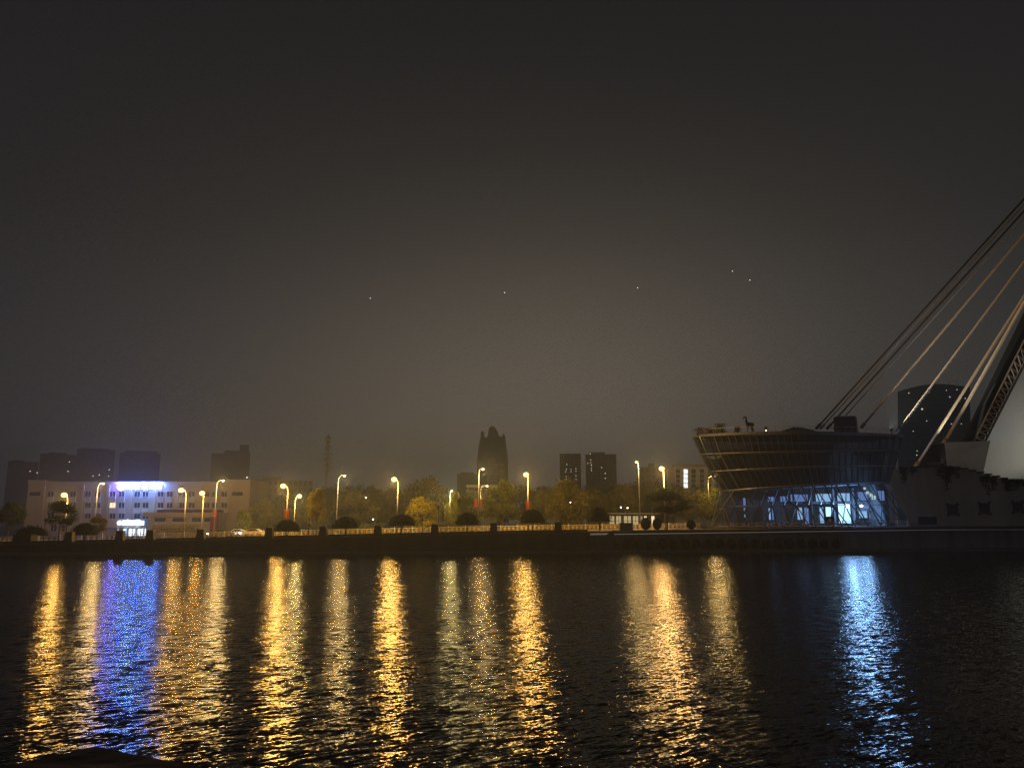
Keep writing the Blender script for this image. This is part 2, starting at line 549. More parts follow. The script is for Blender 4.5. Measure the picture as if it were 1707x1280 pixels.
XT0 = XatY(1022, 124)
q2 = thing('terrace_quay', 'dark quay terrace with overhanging pale edge below the glass pavilion', 'quay wall', (60, Yq(60), 0))
wall_run(MB(), XS + 0.05, 400, 3.2, 4.4, lambda x: -1.5, lambda x: zg(x) - 0.5, 40).build('wall_face', M['pale_stone'], q2)
wall_run(MB(), XS + 0.05, 400, -0.6, 3.197, lambda x: -1.5, lambda x: 0.45, 30).build('ledge', M['kerb'], q2)
x = XT0
while x < 140:
    wall_run(MB(), x, x + 2.95, 1.6, 4.6, lambda x: zg(x) - 0.32, lambda x: zg(x) + 0.16, 1).build('edge_slab', M['quay_cap'], q2)
    x += 3.0
# stairs between them
st = thing('quay_stairs', 'stone stairs with sloping parapet between plain quay and terrace', 'stairs', (XS + 3, Yq(XS), 0.4))
nst = 14
X1 = XT0 - 0.1
for i in range(nst):
    a = XS + 0.2 + (X1 - XS - 0.2) * i / nst
    b = XS + 0.2 + (X1 - XS - 0.2) * (i + 1) / nst - 0.004
    zt = 0.45 + (zg(X1) - 0.45) * (i + 1) / nst
    mb = MB(); wall_run(mb, a, b, 0.9, 3.15, lambda x: 0.452, lambda x, zt=zt: zt, 1)
    mb.build('step', M['quay_cap'], st)
mb = MB()
wall_run(mb, XS + 0.2, X1, 0.45, 0.85, lambda x: 0.452, lambda x: 0.95 + (zg(X1) + 0.35 - 0.95) * (x - XS) / (X1 - XS), 8)
mb.build('parapet', M['quay_cap'], st)

# ------------------------------------------------------------------ foliage meshes
def crown_mesh(name, seed, nl, leaf, mats, dome=False, nclump=34, holes=0.0):
    r = random.Random(seed)
    me_mb = MB()
    cl = []
    for _ in range(nclump):
        if dome:
            ph = r.uniform(0, 2 * math.pi); th = math.acos(r.uniform(0.0, 1))
            rad = r.uniform(0.82, 0.95)
            cl.append((Vector((math.cos(ph) * math.sin(th) * 0.5 * rad, math.sin(ph) * math.sin(th) * 0.5 * rad, math.cos(th) * rad)), 0.16))
        else:
            while True:
                p = Vector((r.uniform(-1, 1), r.uniform(-1, 1), r.uniform(-1, 1)))
                if p.length < 1 and p.length > 0.25: break
            p = p.normalized() * (p.length ** 0.5)
            wdt = 1.0 if p.z < 0.1 else 1.0 - 0.35 * p.z
            cl.append((Vector((p.x * 0.40 * wdt, p.y * 0.40 * wdt, 0.52 + p.z * 0.42)), r.uniform(0.07, 0.17)))
    for _ in range(nl):
        c, s = r.choice(cl)
        d = Vector((r.gauss(0, 1), r.gauss(0, 1), r.gauss(0, 0.75)))
        d = d.normalized() * (s * r.random() ** 0.45)
        p = c + d
        if dome and p.z < 0.02: p.z = r.uniform(0.0, 0.05)
        a = Vector((r.gauss(0, 1), r.gauss(0, 1), r.gauss(0, 1))).normalized()
        b = a.cross(Vector((r.gauss(0, 1), r.gauss(0, 1), r.gauss(0, 1)))).normalized()
        L = leaf * r.uniform(0.6, 1.4)
        me_mb.add([p - a * L, p + b * L * 0.45, p + a * L, p - b * L * 0.45], [(0, 1, 2, 3)])
    if dome:
        vs, fs = [], []
        nu, nv = 20, 7
        for i in range(nv + 1):
            th = math.pi / 2 * i / nv
            for k in range(nu):
                ph = 2 * math.pi * k / nu
                j = 0.9 + 0.05 * math.sin(5 * ph + i) + 0.03 * math.sin(9 * ph - 2 * i)
                vs.append((0.5 * j * math.sin(th) * math.cos(ph), 0.5 * j * math.sin(th) * math.sin(ph), j * math.cos(th) + 0.02))
        for i in range(nv):
            for k in range(nu):
                a, b = i * nu + k, i * nu + (k + 1) % nu
                fs.append((a, a + nu, b + nu, b))
        fs.append(tuple(nv * nu + k for k in range(nu)))
        me_mb.add(vs, fs)
    return me_mb.mesh(name, mats)
KINDS = ['leaf_dark', 'leaf_green', 'leaf_olive', 'leaf_yellow', 'leaf_brown']
CROWNS = {}
def crown(kind, var):
    key = (kind, var)
    if key not in CROWNS:
        CROWNS[key] = crown_mesh('crown', 100 + var, 7500, 0.022, M[kind], nclump=[54, 44, 64][var])
    return CROWNS[key]
TRUNK = {}
def trunk_mesh(var):
    if var not in TRUNK:
        r = random.Random(50 + var)
        mb = MB()
        mb.tube([(0, 0, -0.03), (0.01, 0.0, 0.2), (-0.01, 0.01, 0.42), (0.01, 0, 0.6)], [0.028, 0.02, 0.017, 0.009], 7)
        for k in range(7):
            a = r.uniform(0, 6.28); h = r.uniform(0.26, 0.5)
            e = Vector((math.cos(a) * r.uniform(0.15, 0.3), math.sin(a) * r.uniform(0.15, 0.3), h + r.uniform(0.14, 0.32)))
            mid = Vector((e.x * 0.45, e.y * 0.45, h + (e.z - h) * 0.6))
            mb.tube([(0, 0, h), mid, e], [0.011, 0.007, 0.003], 5)
        TRUNK[var] = mb.mesh('trunk', M['bark'])
    return TRUNK[var]
def tree(px, top, wpx, Y, kind, label, group=None, base=None, name='tree', crown_from=0.3):
    """px: photo column, top: photo row of crown top, wpx: crown width in photo pixels"""
    p = P(px, top, Y)
    z0 = zg(p.x) if base is None else base
    H = p.z - z0
    W = wpx * Y / FPX / CT
    t = thing(name, label, 'tree', (p.x, Y, z0), group)
    var = rnd.randrange(3)
    rot = rnd.uniform(0, 6.28)
    # crown occupies the upper part
    ch = H * (1 - crown_from)
    link_mesh('crown', crown(kind, var), t, (0, 0, H * crown_from - 0.04 * ch), (0, 0, rot), (W * 1.12, W * 1.12, ch * 1.06))
    link_mesh('trunk', trunk_mesh(var), t, (0, 0, 0), (0, 0, rot), (min(W, H) * 0.75, min(W, H) * 0.75, H * 0.95))
    return t

# ------------------------------------------------------------------ street lamps
def curve_pts(a, b, c, n=8):
    out = []
    for i in range(n + 1):
        t = i / n
        out.append(Vector(a) * (1 - t) ** 2 + Vector(b) * 2 * t * (1 - t) + Vector(c) * t * t)
    return out
def street_lamp(hx, hy, polex, Y, power, label, group=None, pale=False, banners=0, by=0, col=None, name='street_lamp'):
    head = P(hx, hy, Y)
    X = P(polex, hy + 30, Y).x
    z0 = zg(X) + (0.13 if Y < Yq(X) + 9.0 else 0.0)
    t = thing(name, label, 'street lamp', (X, Y, z0), group)
    dx = head.x - X
    hz = head.z - z0
    sgn = 1 if dx >= 0 else -1
    out = max(abs(dx), 0.3)
    # local coordinates
    MB().frustum((0, 0, 0), (0.5, 0.5), (0.36, 0.36), 0.35).build('base', M['housing'], t, world=False)
    top = hz - 1.1
    MB().tube([(0, 0, 0.3), (0, 0, top)], [0.11, 0.065], 10).build('pole', M['pole'], t, smooth=True, world=False)
    arm = curve_pts((0, 0, top - 0.02), (0, 0, hz + 0.05), (sgn * out * 0.75, 0.0, hz + 0.12))
    MB().tube(arm, [0.06 - 0.003 * i for i in range(9)], 8).build('arm', M['housing'], t, smooth=True, world=False)
    hd = MB()
    hd.frustum((sgn * out, 0, hz + 0.14), (0.8, 0.36), (0.5, 0.2), 0.14)
    ho = hd.build('lamp_head', M['housing'], t, world=False)
    MB().ball((sgn * out, 0, hz + 0.0), (0.27 if pale else 0.42), 12, 8, (1.1, 1.0, 0.9)).build('lens', M['e_lens_w'] if pale else M['e_lens'], ho, world=False)
    c = col or ((1.0, 0.62, 0.20) if pale else (1.0, 0.51, 0.10))
    point_light('lamp_light', t, (sgn * out, -0.45, hz - 0.56), power * (1.9 if pale else 1.0), c, 0.2)
    for k in range(banners):
        s = (-1 if k == 0 else 1)
        pz = P(polex, by, Y).z - z0
        if banners == 1: s = 1 if sgn < 0 else -1
        bo = MB().box((s * 0.52 if banners == 2 else 0.0, -0.16, pz), (0.78, 0.07, 1.45)).build('banner', M['red_cloth'], t, world=False)
        MB().box((s * 0.52 if banners == 2 else 0.0, -0.10, pz + 0.75), (0.95, 0.12, 0.05)).build('banner_bracket', M['pole'], t, world=False)
        pr = MB()
        for j in range(4):
            zz = pz + 0.5 - j * 0.33
            cxx = s * 0.52 if banners == 2 else 0.0
            for (ax, az, bw, bh) in ((0, 0.09, 0.3, 0.03), (0, -0.02, 0.36, 0.03), (-0.08, 0.0, 0.03, 0.22), (0.1, -0.03, 0.03, 0.2)):
                pr.box((cxx + ax, -0.205, zz + az), (bw, 0.012, bh))
        pr.build('print', M['cream'], bo, world=False)
    return t
N_ = LAMP_W
NEAR = 'sodium lamps along the promenade side'
street_lamp(107, 825, 111, 124, N_ * 0.55, 'warm street lamp standing behind a small dark tree left of the blue-signed building', NEAR)
street_lamp(302, 817, 309, 128, N_ * 0.7, 'warm street lamp with curved arm before the low annex canopy', NEAR)
street_lamp(337, 822, 338, 133, N_ * 0.5, 'straight warm street lamp beside the curved one before the annex', NEAR)
street_lamp(472, 810, 479, 128, N_ * 1.1, 'warm street lamp whose red banner tops a dome shrub beside the phone mast', NEAR, banners=1, by=857)
street_lamp(657, 799, 663, 130, N_ * 1.1, 'warm street lamp without banner before the yellow-green tree', NEAR)
street_lamp(878, 791, 880, 131, N_ * 1.15, 'warm street lamp with one red banner between two big dark trees', NEAR, banners=1, by=843)
street_lamp(1103, 781, 1107, 131, N_ * 1.2, 'orange street lamp rising from a round dark tree near the pavilion', NEAR, col=(1.0, 0.52, 0.15))
FAR = 'pale lamps on the far side of the street'
street_lamp(172, 806, 161, 158, N_ * 0.28, 'pale street lamp on thin pole before the building left of its roof sign', FAR, pale=True)
street_lamp(372, 801, 360, 158, N_ * 0.45, 'pale street lamp with wide banner near the red annex end', FAR, pale=True, banners=1, by=856)
street_lamp(499, 827, 491, 150, N_ * 0.75, 'bright low street lamp among trees next to the bannered lamp', FAR, col=(1.0, 0.64, 0.18))
street_lamp(574, 793, 563, 152, N_ * 0.35, 'pale tall street lamp with arm bent over a dome shrub, right of phone mast', FAR, pale=True)
street_lamp(805, 782, 798, 152, N_ * 0.35, 'pale street lamp with two red banners in front of the pointed tower', FAR, pale=True, banners=2, by=839)
street_lamp(812, 810, 801, 175, N_ * 0.12, 'small pale lamp lower behind the two-bannered lamp', None, pale=True)
street_lamp(753, 818, 750, 182, N_ * 0.45, 'small lamp hidden above a brightly lit yellow tree', None, pale=True, col=(1.0, 0.74, 0.25))
street_lamp(1061, 770, 1065, 152, N_ * 0.16, 'dim tall street lamp on straight pole between trees and the orange lamp', FAR, pale=True)
street_lamp(1191, 794, 1181, 160, N_ * 0.22, 'pale lamp with hooped arm close to the pavilion slanted edge', FAR, pale=True)

# ------------------------------------------------------------------ median fence
fence = thing('street_fence', 'white and gold lattice guard fence along the street', 'fence', (-20, Yq(-20) + 15, zg(-20)))
def fence_y(x): return Yq(x) + 10.0 + 7 * min(1, max(0, (x + 75) / 75))
sec = 3.0
post_me = MB().box((0, 0, 0.6), (0.1, 0.1, 1.2)).box((0, 0, 1.23), (0.15, 0.15, 0.06)).mesh('post', M['white_metal'])
rail_me = MB().box((sec / 2, 0, 0), (sec - 0.11, 0.05, 0.07)).mesh('rail', M['white_metal'])
inf = MB()
for k in range(12):
    xx = 0.17 + k * 0.242
    inf.box((xx, 0, 0.6), (0.045, 0.03, 0.74))
inf_me = inf.mesh('bars', M['white_metal'])
pl = MB()
for cx in (0.75, 1.5, 2.25):
    pl.box((cx, -0.03, 0.62), (0.34, 0.02, 0.34), M=None)
    pl.box((cx, -0.045, 0.62), (0.18, 0.02, 0.52))
    pl.box((cx, -0.06, 0.62), (0.52, 0.02, 0.16))
pl_me = pl.mesh('gold_ornament', M['gold_plate'])
x = -86.0
off = Vector(fence.location)
while x < XatY(1165, 133):
    dy = (fence_y(x + sec) - fence_y(x))
    dz = zg(x + sec) - zg(x)
    rz = math.atan2(dy, sec); ry = -math.atan2(dz, sec)
    b0 = Vector((x, fence_y(x), zg(x) + 0.01)) - off
    link_mesh('post', post_me, fence, b0)
    link_mesh('rail', rail_me, fence, b0 + Vector((0.05, 0, 1.05)), (0, ry, rz))
    link_mesh('rail', rail_me, fence, b0 + Vector((0.05, 0, 0.18)), (0, ry, rz))
    o = link_mesh('bars', inf_me, fence, b0, (0, ry, rz)); o['kind'] = 'stuff'
    o = link_mesh('gold_ornament', pl_me, fence, b0, (0, ry, rz)); o['kind'] = 'stuff'
    x += sec

# ------------------------------------------------------------------ quay pillars, topiary, near trees
def pillar_meshes():
    a = MB().frustum((0, 0, 0), (1.2, 1.0), (0.95, 0.8), 1.05).mesh('shaft', M['dark_stone'])
    b = MB().frustum((0, 0, 1.052), (1.1, 0.95), (0.85, 0.75), 0.2).mesh('cap', M['dark_stone'])
    c = MB().frustum((0, 0, -0.35), (1.4, 1.2), (1.35, 1.15), 0.347).mesh('plinth', M['dark_stone'])
    return a, b, c
pa, pb, pc = pillar_meshes()
for px in (115, 200, 251, 335, 449, 539, 630, 725, 823, 930):
    x = XatY(px, Yq((px - 853) * 0.094) + 0.4)
    t = thing('stone_pillar', 'dark tapered stone pillar standing on the quay edge', 'pillar', (x, Yq(x) + 0.35, zg(x) + 0.36), 'stone pillars along the quay edge')
    link_mesh('shaft', pa, t); link_mesh('cap', pb, t); link_mesh('plinth', pc, t)

dome_me = crown_mesh('dome', 5, 3600, 0.022, M['vine'], dome=True, nclump=60)
stem = MB()
for a in range(4):
    an = a * 1.57 + 0.4
    stem.tube([(math.cos(an) * 0.05, math.sin(an) * 0.05, -0.04), (math.cos(an) * 0.12, math.sin(an) * 0.12, 0.6), (math.cos(an) * 0.28, math.sin(an) * 0.28, 1.2)], [0.05, 0.04, 0.025], 6)
stem_me = stem.mesh('stem', M['bark'])
DOMES = [(55, 877, 893, 49, 'dark dome shrub on a big stone planter at the end of the row'),
         (143, 871, 892, 41, 'dark dome shrub right of the small tree before the building'),
         (480, 866, 886, 45, 'dark dome shrub under the lamp with single red banner near the mast'),
         (577, 860, 881, 45, 'dark dome shrub under the tall pale lamp right of the mast'),
         (670, 857, 876, 48, 'wide dark dome shrub in front of the yellow-green tree'),
         (779, 854, 875, 40, 'narrow dark dome shrub beside the lamp with two banners'),
         (888, 848, 872, 44, 'tall dark dome shrub under the red banner between two big trees'),
         (999, 845, 870, 37, 'dark dome shrub by the quay stairs')]
for px, y0, y1, w, lab in DOMES:
    Y = Yq((px - 853) * 0.096) + 4.2
    top, bot = P(px, y0, Y), P(px, y1, Y)
    z0 = zg(top.x) + 0.13
    t = thing('dome_shrub', lab, 'shrub', (top.x, Y, z0), 'clipped dome shrubs along the promenade')
    W = w * Y / FPX
    hb = max(0.45, bot.z - z0)
    link_mesh('crown', dome_me, t, (0, 0, hb), (0, 0, rnd.uniform(0, 6)), (W, W, top.z - z0 - hb))
    link_mesh('stem', stem_me, t, (0, 0, 0), (0, 0, rnd.uniform(0, 6)), (1, 1, (hb + 0.5) / 1.2))
# planters
def planter(px, w, y_top, label, m, Yo):
    Y = Yq((px - 853) * 0.096) + Yo
    p = P(px, y_top, Y)
    W = w * Y / FPX
    z0 = zg(p.x) + 0.135
    h = max(0.6, p.z - z0)
    t = thing('planter', label, 'planter', (p.x, Y, z0))
    MB().frustum((0, 0, 0), (W, 1.6), (W * 0.96, 1.5), h).build('box', m, t, world=False)
    MB().box((0, 0, h + 0.063), (W * 1.06, 1.7, 0.12)).build('rim', m, t, world=False)
    MB().box((0, 0, h + 0.15), (W * 0.85, 1.3, 0.05)).build('soil', M['soil'], t, world=False)
    return t
planter(42, 30, 893, 'big dark stone planter under the end dome shrub', M['dark_stone'], 1.9)
planter(1043, 21, 873, 'grey-green planter box at the top of the quay stairs', mat('planter_green', (0.10, 0.12, 0.10), 0.8), 5.5)

tree(20, 836, 42, 121, 'leaf_dark', 'small thin dark tree on the promenade beside the big stone planter', None, name='promenade_tree', crown_from=0.42)
tree(104, 834, 52, 121.5, 'leaf_dark', 'small forked tree in front of the leftmost warm lamp', None, name='promenade_tree', crown_from=0.36)
tree(165, 858, 30, 124, 'leaf_brown', 'small brownish sapling right of the second dome shrub', None, name='promenade_tree', crown_from=0.3)
tree(530, 814, 34, 127, 'leaf_olive', 'slim tall tree with bare trunk left of the pale tall lamp', None, name='promenade_tree', crown_from=0.32)
tree(1110, 812, 74, 128, 'leaf_dark', 'round dark tree under the orange lamp', None, name='promenade_tree', crown_from=0.33)
TR = [
 (405, 850, 28, 150, 'leaf_green', 'small bushy green tree at the red end of the annex'),
 (440, 834, 58, 176, 'leaf_olive', 'rounded olive tree between annex and bannered lamp'),
 (482, 838, 50, 186, 'leaf_green', 'dim green tree lit by the low bright lamp'),
 (522, 824, 58, 178, 'leaf_olive', 'broad olive tree behind the slim promenade tree'),
 (590, 817, 80, 182, 'leaf_olive', 'broad dark olive tree right of the tall pale lamp'),
 (630, 814, 64, 188, 'leaf_brown', 'brownish tree behind the warm lamp without banner'),
 (716, 796, 84, 190, 'leaf_brown', 'tallest rounded brownish tree behind the yellow-green one'),
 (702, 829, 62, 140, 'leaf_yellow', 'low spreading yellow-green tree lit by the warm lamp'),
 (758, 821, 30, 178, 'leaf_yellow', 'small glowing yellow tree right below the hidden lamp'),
 (784, 815, 46, 176, 'leaf_green', 'green tree left of the two-bannered lamp'),
 (838, 798, 66, 146, 'leaf_green', 'large dark green tree in front of the pale balcony block'),
 (908, 818, 52, 168, 'leaf_olive', 'olive tree right of the single-bannered lamp'),
 (946, 800, 78, 146, 'leaf_olive', 'big spreading olive tree in front of the left twin tower'),
 (992, 816, 64, 172, 'leaf_olive', 'olive tree in front of the right twin tower'),
 (1036, 806, 62, 170, 'leaf_olive', 'olive tree behind the dome shrub by the stairs'),
 (1074, 798, 72, 172, 'leaf_brown', 'brownish spreading tree around the dim tall lamp'),
 (1150, 815, 66, 160, 'leaf_olive', 'olive tree in front of the white office block'),
 (1186, 812, 50, 165, 'leaf_green', 'green tree beside the pavilion skirt'),
]
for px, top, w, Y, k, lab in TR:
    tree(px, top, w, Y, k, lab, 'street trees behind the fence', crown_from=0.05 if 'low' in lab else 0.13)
# farther hazy trees
FT = [(500, 818, 50), (530, 812, 50), (580, 808, 60), (690, 806, 50), (810, 812, 46), (935, 806, 60), (1050, 806, 60), (1090, 802, 60), (1160, 808, 60), (1190, 812, 50), (395, 826, 48), (436, 822, 60), (470, 826, 50), (556, 812, 70), (608, 806, 66), (655, 812, 56), (745, 812, 60), (870, 808, 60), (905, 810, 60), (970, 808, 60), (1015, 806, 60), (1120, 806, 60)]
for i, (px, top, w) in enumerate(FT):
    tree(px, top, w, 235 + 9 * (i % 3), 'leaf_olive' if i % 2 else 'leaf_green', 'hazy tree in the back row behind the street trees', 'back row of hazy trees', name='back_tree', crown_from=0.15)
# low hedges
def hedge(x0p, x1p, topy, Y, label, kind):
    a, b = P(x0p, topy, Y), P(x1p, topy, Y)
    W = b.x - a.x
    cx = (a.x + b.x) / 2
    z0 = zg(cx)
    t = thing('hedge', label, 'hedge', (cx, Y, z0))
    r = random.Random(int(x0p))
    mb = MB()
    h = a.z - z0
    for _ in range(int(240 * W)):
        p = Vector((r.uniform(-W / 2, W / 2), r.gauss(0, 0.5), h * r.random() ** 0.6 * (0.85 + 0.15 * math.sin(r.uniform(0, 6)))))
        aa = Vector((r.gauss(0, 1), r.gauss(0, 1), r.gauss(0, 1))).normalized()
        bb = aa.cross(Vector((r.gauss(0, 1), r.gauss(0, 1), r.gauss(0, 1)))).normalized()
        mb.add([p - aa * 0.12, p + bb * 0.06, p + aa * 0.12, p - bb * 0.06], [(0, 1, 2, 3)])
    mb.build('foliage', M[kind], t, world=False)
    mb = MB()
    for k in range(max(2, int(W / 1.2))):
        xx = -W / 2 + (k + 0.5) * W / max(2, int(W / 1.2))
        mb.tube([(xx, 0, -0.05), (xx + 0.1, 0.05, h * 0.6)], [0.04, 0.02], 5)
    o = mb.build('stem', M['bark'], t, world=False)
    return t
hedge(256, 332, 874, 160, 'brown-green hedge under the annex windows', 'leaf_brown')
hedge(560, 640, 872, 158, 'long low hedge behind the fence right of the mast', 'leaf_green')
hedge(705, 790, 868, 158, 'low hedge behind the fence beside the yellow-green tree', 'leaf_olive')
hedge(860, 1005, 868, 158, 'low hedge behind the fence under the big trees', 'leaf_olive')
# round shrubs on the terrace ledge
ball_me = None
r = random.Random(3)
bm_ = MB(); bm_.ball((0, 0, 0.5), 0.44, 14, 9)
for _ in range(1500):
    d = Vector((r.gauss(0, 1), r.gauss(0, 1), r.gauss(0, 1))).normalized()
    p = Vector((0, 0, 0.5)) + d * r.uniform(0.42, 0.5)
    a = Vector((r.gauss(0, 1), r.gauss(0, 1), r.gauss(0, 1))).normalized()
    b = a.cross(d).normalized()
    bm_.add([p - a * 0.05, p + b * 0.025, p + a * 0.05, p - b * 0.025], [(0, 1, 2, 3)])
ball_me = bm_.mesh('foliage', M['vine'])
bstem_me = MB().tube([(0, 0, -0.03), (0, 0, 0.2)], 0.06, 6).mesh('stem', M['bark'])
k = 0
px = 1024
while px < 1405:
    Y = 123.5 + (px - 1024) * 0.008
    x = XatY(px, Y, 905)
    t = thing('ball_shrub', 'ball-shaped clipped shrub on the low ledge of the terrace quay', 'shrub', (x, Yq(x) + 1.1, 0.45), 'ball shrubs on the quay ledge')
    s = rnd.uniform(1.5, 1.8)
    link_mesh('foliage', ball_me, t, (0, 0, 0), (0, 0, rnd.uniform(0, 6)), (s * 0.9, s * 0.9, s))
    link_mesh('stem', bstem_me, t)
    px += 19.4
# two ball shrubs behind the railing + some by the pavilion
for px, py, w, lab in ((1076, 862, 17, 'dark ball shrub beside the trunk of the round tree, next to its twin'), (1095, 863, 15, 'smaller dark ball shrub touching the round tree trunk'), (1152, 866, 15, 'dark ball shrub at the end of the street fence')):
    Y = 128.0
    p = P(px, py, Y)
    z0 = zg(p.x) + 0.13
    t = thing('ball_shrub', lab, 'shrub', (p.x, Y, z0))
    w = w * Y / FPX
    link_mesh('foliage', ball_me, t, (0, 0, 0), (0, 0, 1), (w, w, p.z - z0))
    link_mesh('stem', bstem_me, t)

# ------------------------------------------------------------------ garden lamps (dark lantern posts)
def garden_lamp(px, py, Y, label, lit=False):
    p = P(px, py, Y)
    z0 = zg(p.x) + (0.13 if Y < Yq(p.x) + 9 else 0.0)
    h = p.z - z0
    t = thing('garden_lamp', label, 'lamp post', (p.x, Y, z0))
    MB().tube([(0, 0, 0), (0, 0, h - 0.28)], [0.06, 0.045], 8).build('post', M['black_metal'], t, world=False)
    MB().frustum((0, 0, h - 0.3), (0.18, 0.18), (0.26, 0.26), 0.25).build('lantern', M['e_small'] if lit else M['black_metal'], t, world=False)
    MB().frustum((0, 0, h - 0.048), (0.55, 0.55), (0.1, 0.1), 0.2).build('lid', M['black_metal'], t, world=False)
garden_lamp(76, 866, 121, 'unlit dark lantern post between end dome shrub and forked tree')
garden_lamp(515, 872, 125, 'unlit short lantern post right of the bannered-lamp shrub')
garden_lamp(731, 845, 126, 'thin unlit lantern post between two dome shrubs beside the yellow-green tree')
garden_lamp(704, 866, 125, 'short dark lantern post in front of the yellow-green tree')
garden_lamp(610, 828, 172, 'tiny lit park lamp high among the dark olive trees', True)
garden_lamp(622, 864, 160, 'small lit park lamp low beside the hedge', True)
garden_lamp(951, 836, 160, 'tiny lit lamp inside the big spreading olive tree', True)
garden_lamp(1035, 844, 160, 'small lit lamp under the olive tree behind the stairs', True)
garden_lamp(1046, 845, 160, 'second small lit lamp close to the shop windows', True)

# ------------------------------------------------------------------ cars
def car(px, Y, m, face, label, lit=True):
    x = XatY(px, Y)
    t = thing('car', label, 'car', (x, Y, zg(x) + 0.012))
    s = face
    prof = [(-2.2, 0.35), (-2.25, 0.75), (-1.9, 0.95), (-1.2, 1.02), (-0.6, 1.45), (0.7, 1.48), (1.5, 1.05), (2.15, 0.9), (2.25, 0.6), (2.2, 0.35)]
    MB().slab([(s * a, -0.85, b) for a, b in prof], 1.7, (0, 1, 0)).build('body', m, t, world=False)
    g = [(-1.05, 1.04), (-0.55, 1.39), (0.65, 1.42), (1.3, 1.08)]
    for yy in (-0.875, 0.853):
        MB().slab([(s * a, yy, b) for a, b in g], 0.022, (0, 1, 0)).build('window', M['dark_glass'], t, world=False)
    for wx in (-1.4, 1.4):
        for yy in (-0.9, 0.70):
            MB().tube([(wx, yy, 0.33), (wx, yy + 0.2, 0.33)], 0.33, 14).build('wheel', M['rubber'], t, world=False)
    for yy in (-0.6, 0.6):
        MB().box((-2.24 * s, yy * 1.25, 0.72), (0.3, 0.26, 0.2)).build('headlight', M['e_head'] if lit else M['white_metal'], t, world=False)
    return t
car(423, 146, M['car_white'], 1, 'white car with bright headlights driving behind the fence beside rounded olive tree')
car(370, 144, M['car_dark'], 1, 'dark car with headlights on passing the annex')
car(398, 149, M['car_white'], 1, 'white car behind the dark car at the annex end', lit=False)
car(462, 147, M['car_dark'], 1, 'dark car half hidden behind the bannered-lamp dome shrub')

# ------------------------------------------------------------------ building with blue roof sign
BY = 210.0
def B(px, py, dy=0.0):
    return P(px, py, BY + dy)
bl = B(38, 893); br = B(412, 893)
z_base = 0.9
zroof = B(225, 806).z
bd = thing('office_building', 'beige four-storey office building carrying the glowing blue roof sign', 'building', ((bl.x + br.x) / 2, BY, z_base))
def wbox(x0, x1, y0, y1, z0, z1):
    return MB().box(((x0 + x1) / 2, (y0 + y1) / 2, (z0 + z1) / 2), (x1 - x0, y1 - y0, z1 - z0))
wbox(bl.x, br.x, BY, BY + 16, z_base - 0.5, zroof).build('wall', M['beige_wall'], bd)
# parapet blocks: taller ends
wbox(bl.x - 0.1, B(77, 800).x, BY - 0.25, BY + 16, zroof + 0.003, B(50, 800).z).build('roof_block', M['beige_wall'], bd)
wbox(B(372, 798).x, br.x + 0.1, BY - 0.25, BY + 16, zroof + 0.003, B(400, 799).z).build('roof_block', M['beige_wall'], bd)
wbox(B(78, 800).x, B(371, 800).x, BY - 0.2, BY + 0.4, zroof + 0.003, zroof + 0.55).build('parapet', M['beige_trim'], bd)
# pilaster strips
for px in (70, 135, 178, 216, 256, 294, 333, 382):
    x = B(px, 850).x
    wbox(x - 0.35, x + 0.35, BY - 0.22, BY - 0.004, z_base, zroof - 0.4).build('pilaster', M['beige_wall'], bd)
win_me = MB().box((0, -0.01, 0), (1.55, 0.06, 1.35)).mesh('window', M['dark_glass'])
fr = MB()
for a in (-0.8, 0.0, 0.8): fr.box((a, -0.07, 0), (0.07, 0.08, 1.45))
for a in (-0.7, 0.7): fr.box((0, -0.075, a), (1.67, 0.08, 0.07))
fr_me = fr.mesh('frame', M['pale_trim'])
sill_me = MB().box((0, -0.17, -0.85), (1.85, 0.3, 0.14)).mesh('sill', M['pale_trim'])
sp = MB()
for a in (-0.85, 0.85): sp.box((a, -0.08, -1.5), (0.08, 0.12, 1.1))
sp.box((0, -0.05, -1.5), (1.62, 0.06, 0.9)); sp.box((0, -0.2, -2.08), (1.85, 0.36, 0.16))
sp_me = sp.mesh('spandrel', M['pale_trim'])
win_lit_me = MB().box((0, -0.01, 0), (1.55, 0.06, 1.35)).mesh('window', M['e_win_y'])
cols = [85, 122, 147, 163, 188, 203, 229, 243, 268, 283, 304, 320, 345, 358, 374]
for px in cols:
    for ri, py in enumerate((823.5, 842, 860)):
        if px > 285 and ri == 2: continue
        p = B(px, py)
        lit = (px == 188 and ri == 1)
        loc = Vector((p.x, BY - 0.03, p.z)) - Vector(bd.location)
        w = link_mesh('window', win_lit_me if lit else win_me, bd, loc)
        if lit: w['label'] = 'warm lit window'
        link_mesh('frame', fr_me, w)
        link_mesh('sill', sill_me, w)
        if ri < 2: link_mesh('spandrel', sp_me, w)
for px in (59, 396):
    p = B(px, 823)
    w = wbox(p.x - 1.45, p.x + 1.45, BY - 0.06, BY - 0.004, p.z - 0.5, p.z + 0.5).build('window', M['dark_glass'], bd)
    mb = MB()
    for a in (-1.5, 1.5): mb.box((p.x + a, BY - 0.08, p.z), (0.1, 0.12, 1.1))
    mb.build('frame', M['beige_trim'], w)
# ground floor windows on the left
for px in (50, 66, 90, 108, 135, 152, 170):
    p = B(px, 880)
    loc = Vector((p.x, BY - 0.03, p.z)) - Vector(bd.location)
    w = link_mesh('window', win_me, bd, loc, (0, 0, 0), (1, 1, 1.3))
    link_mesh('frame', fr_me, w)
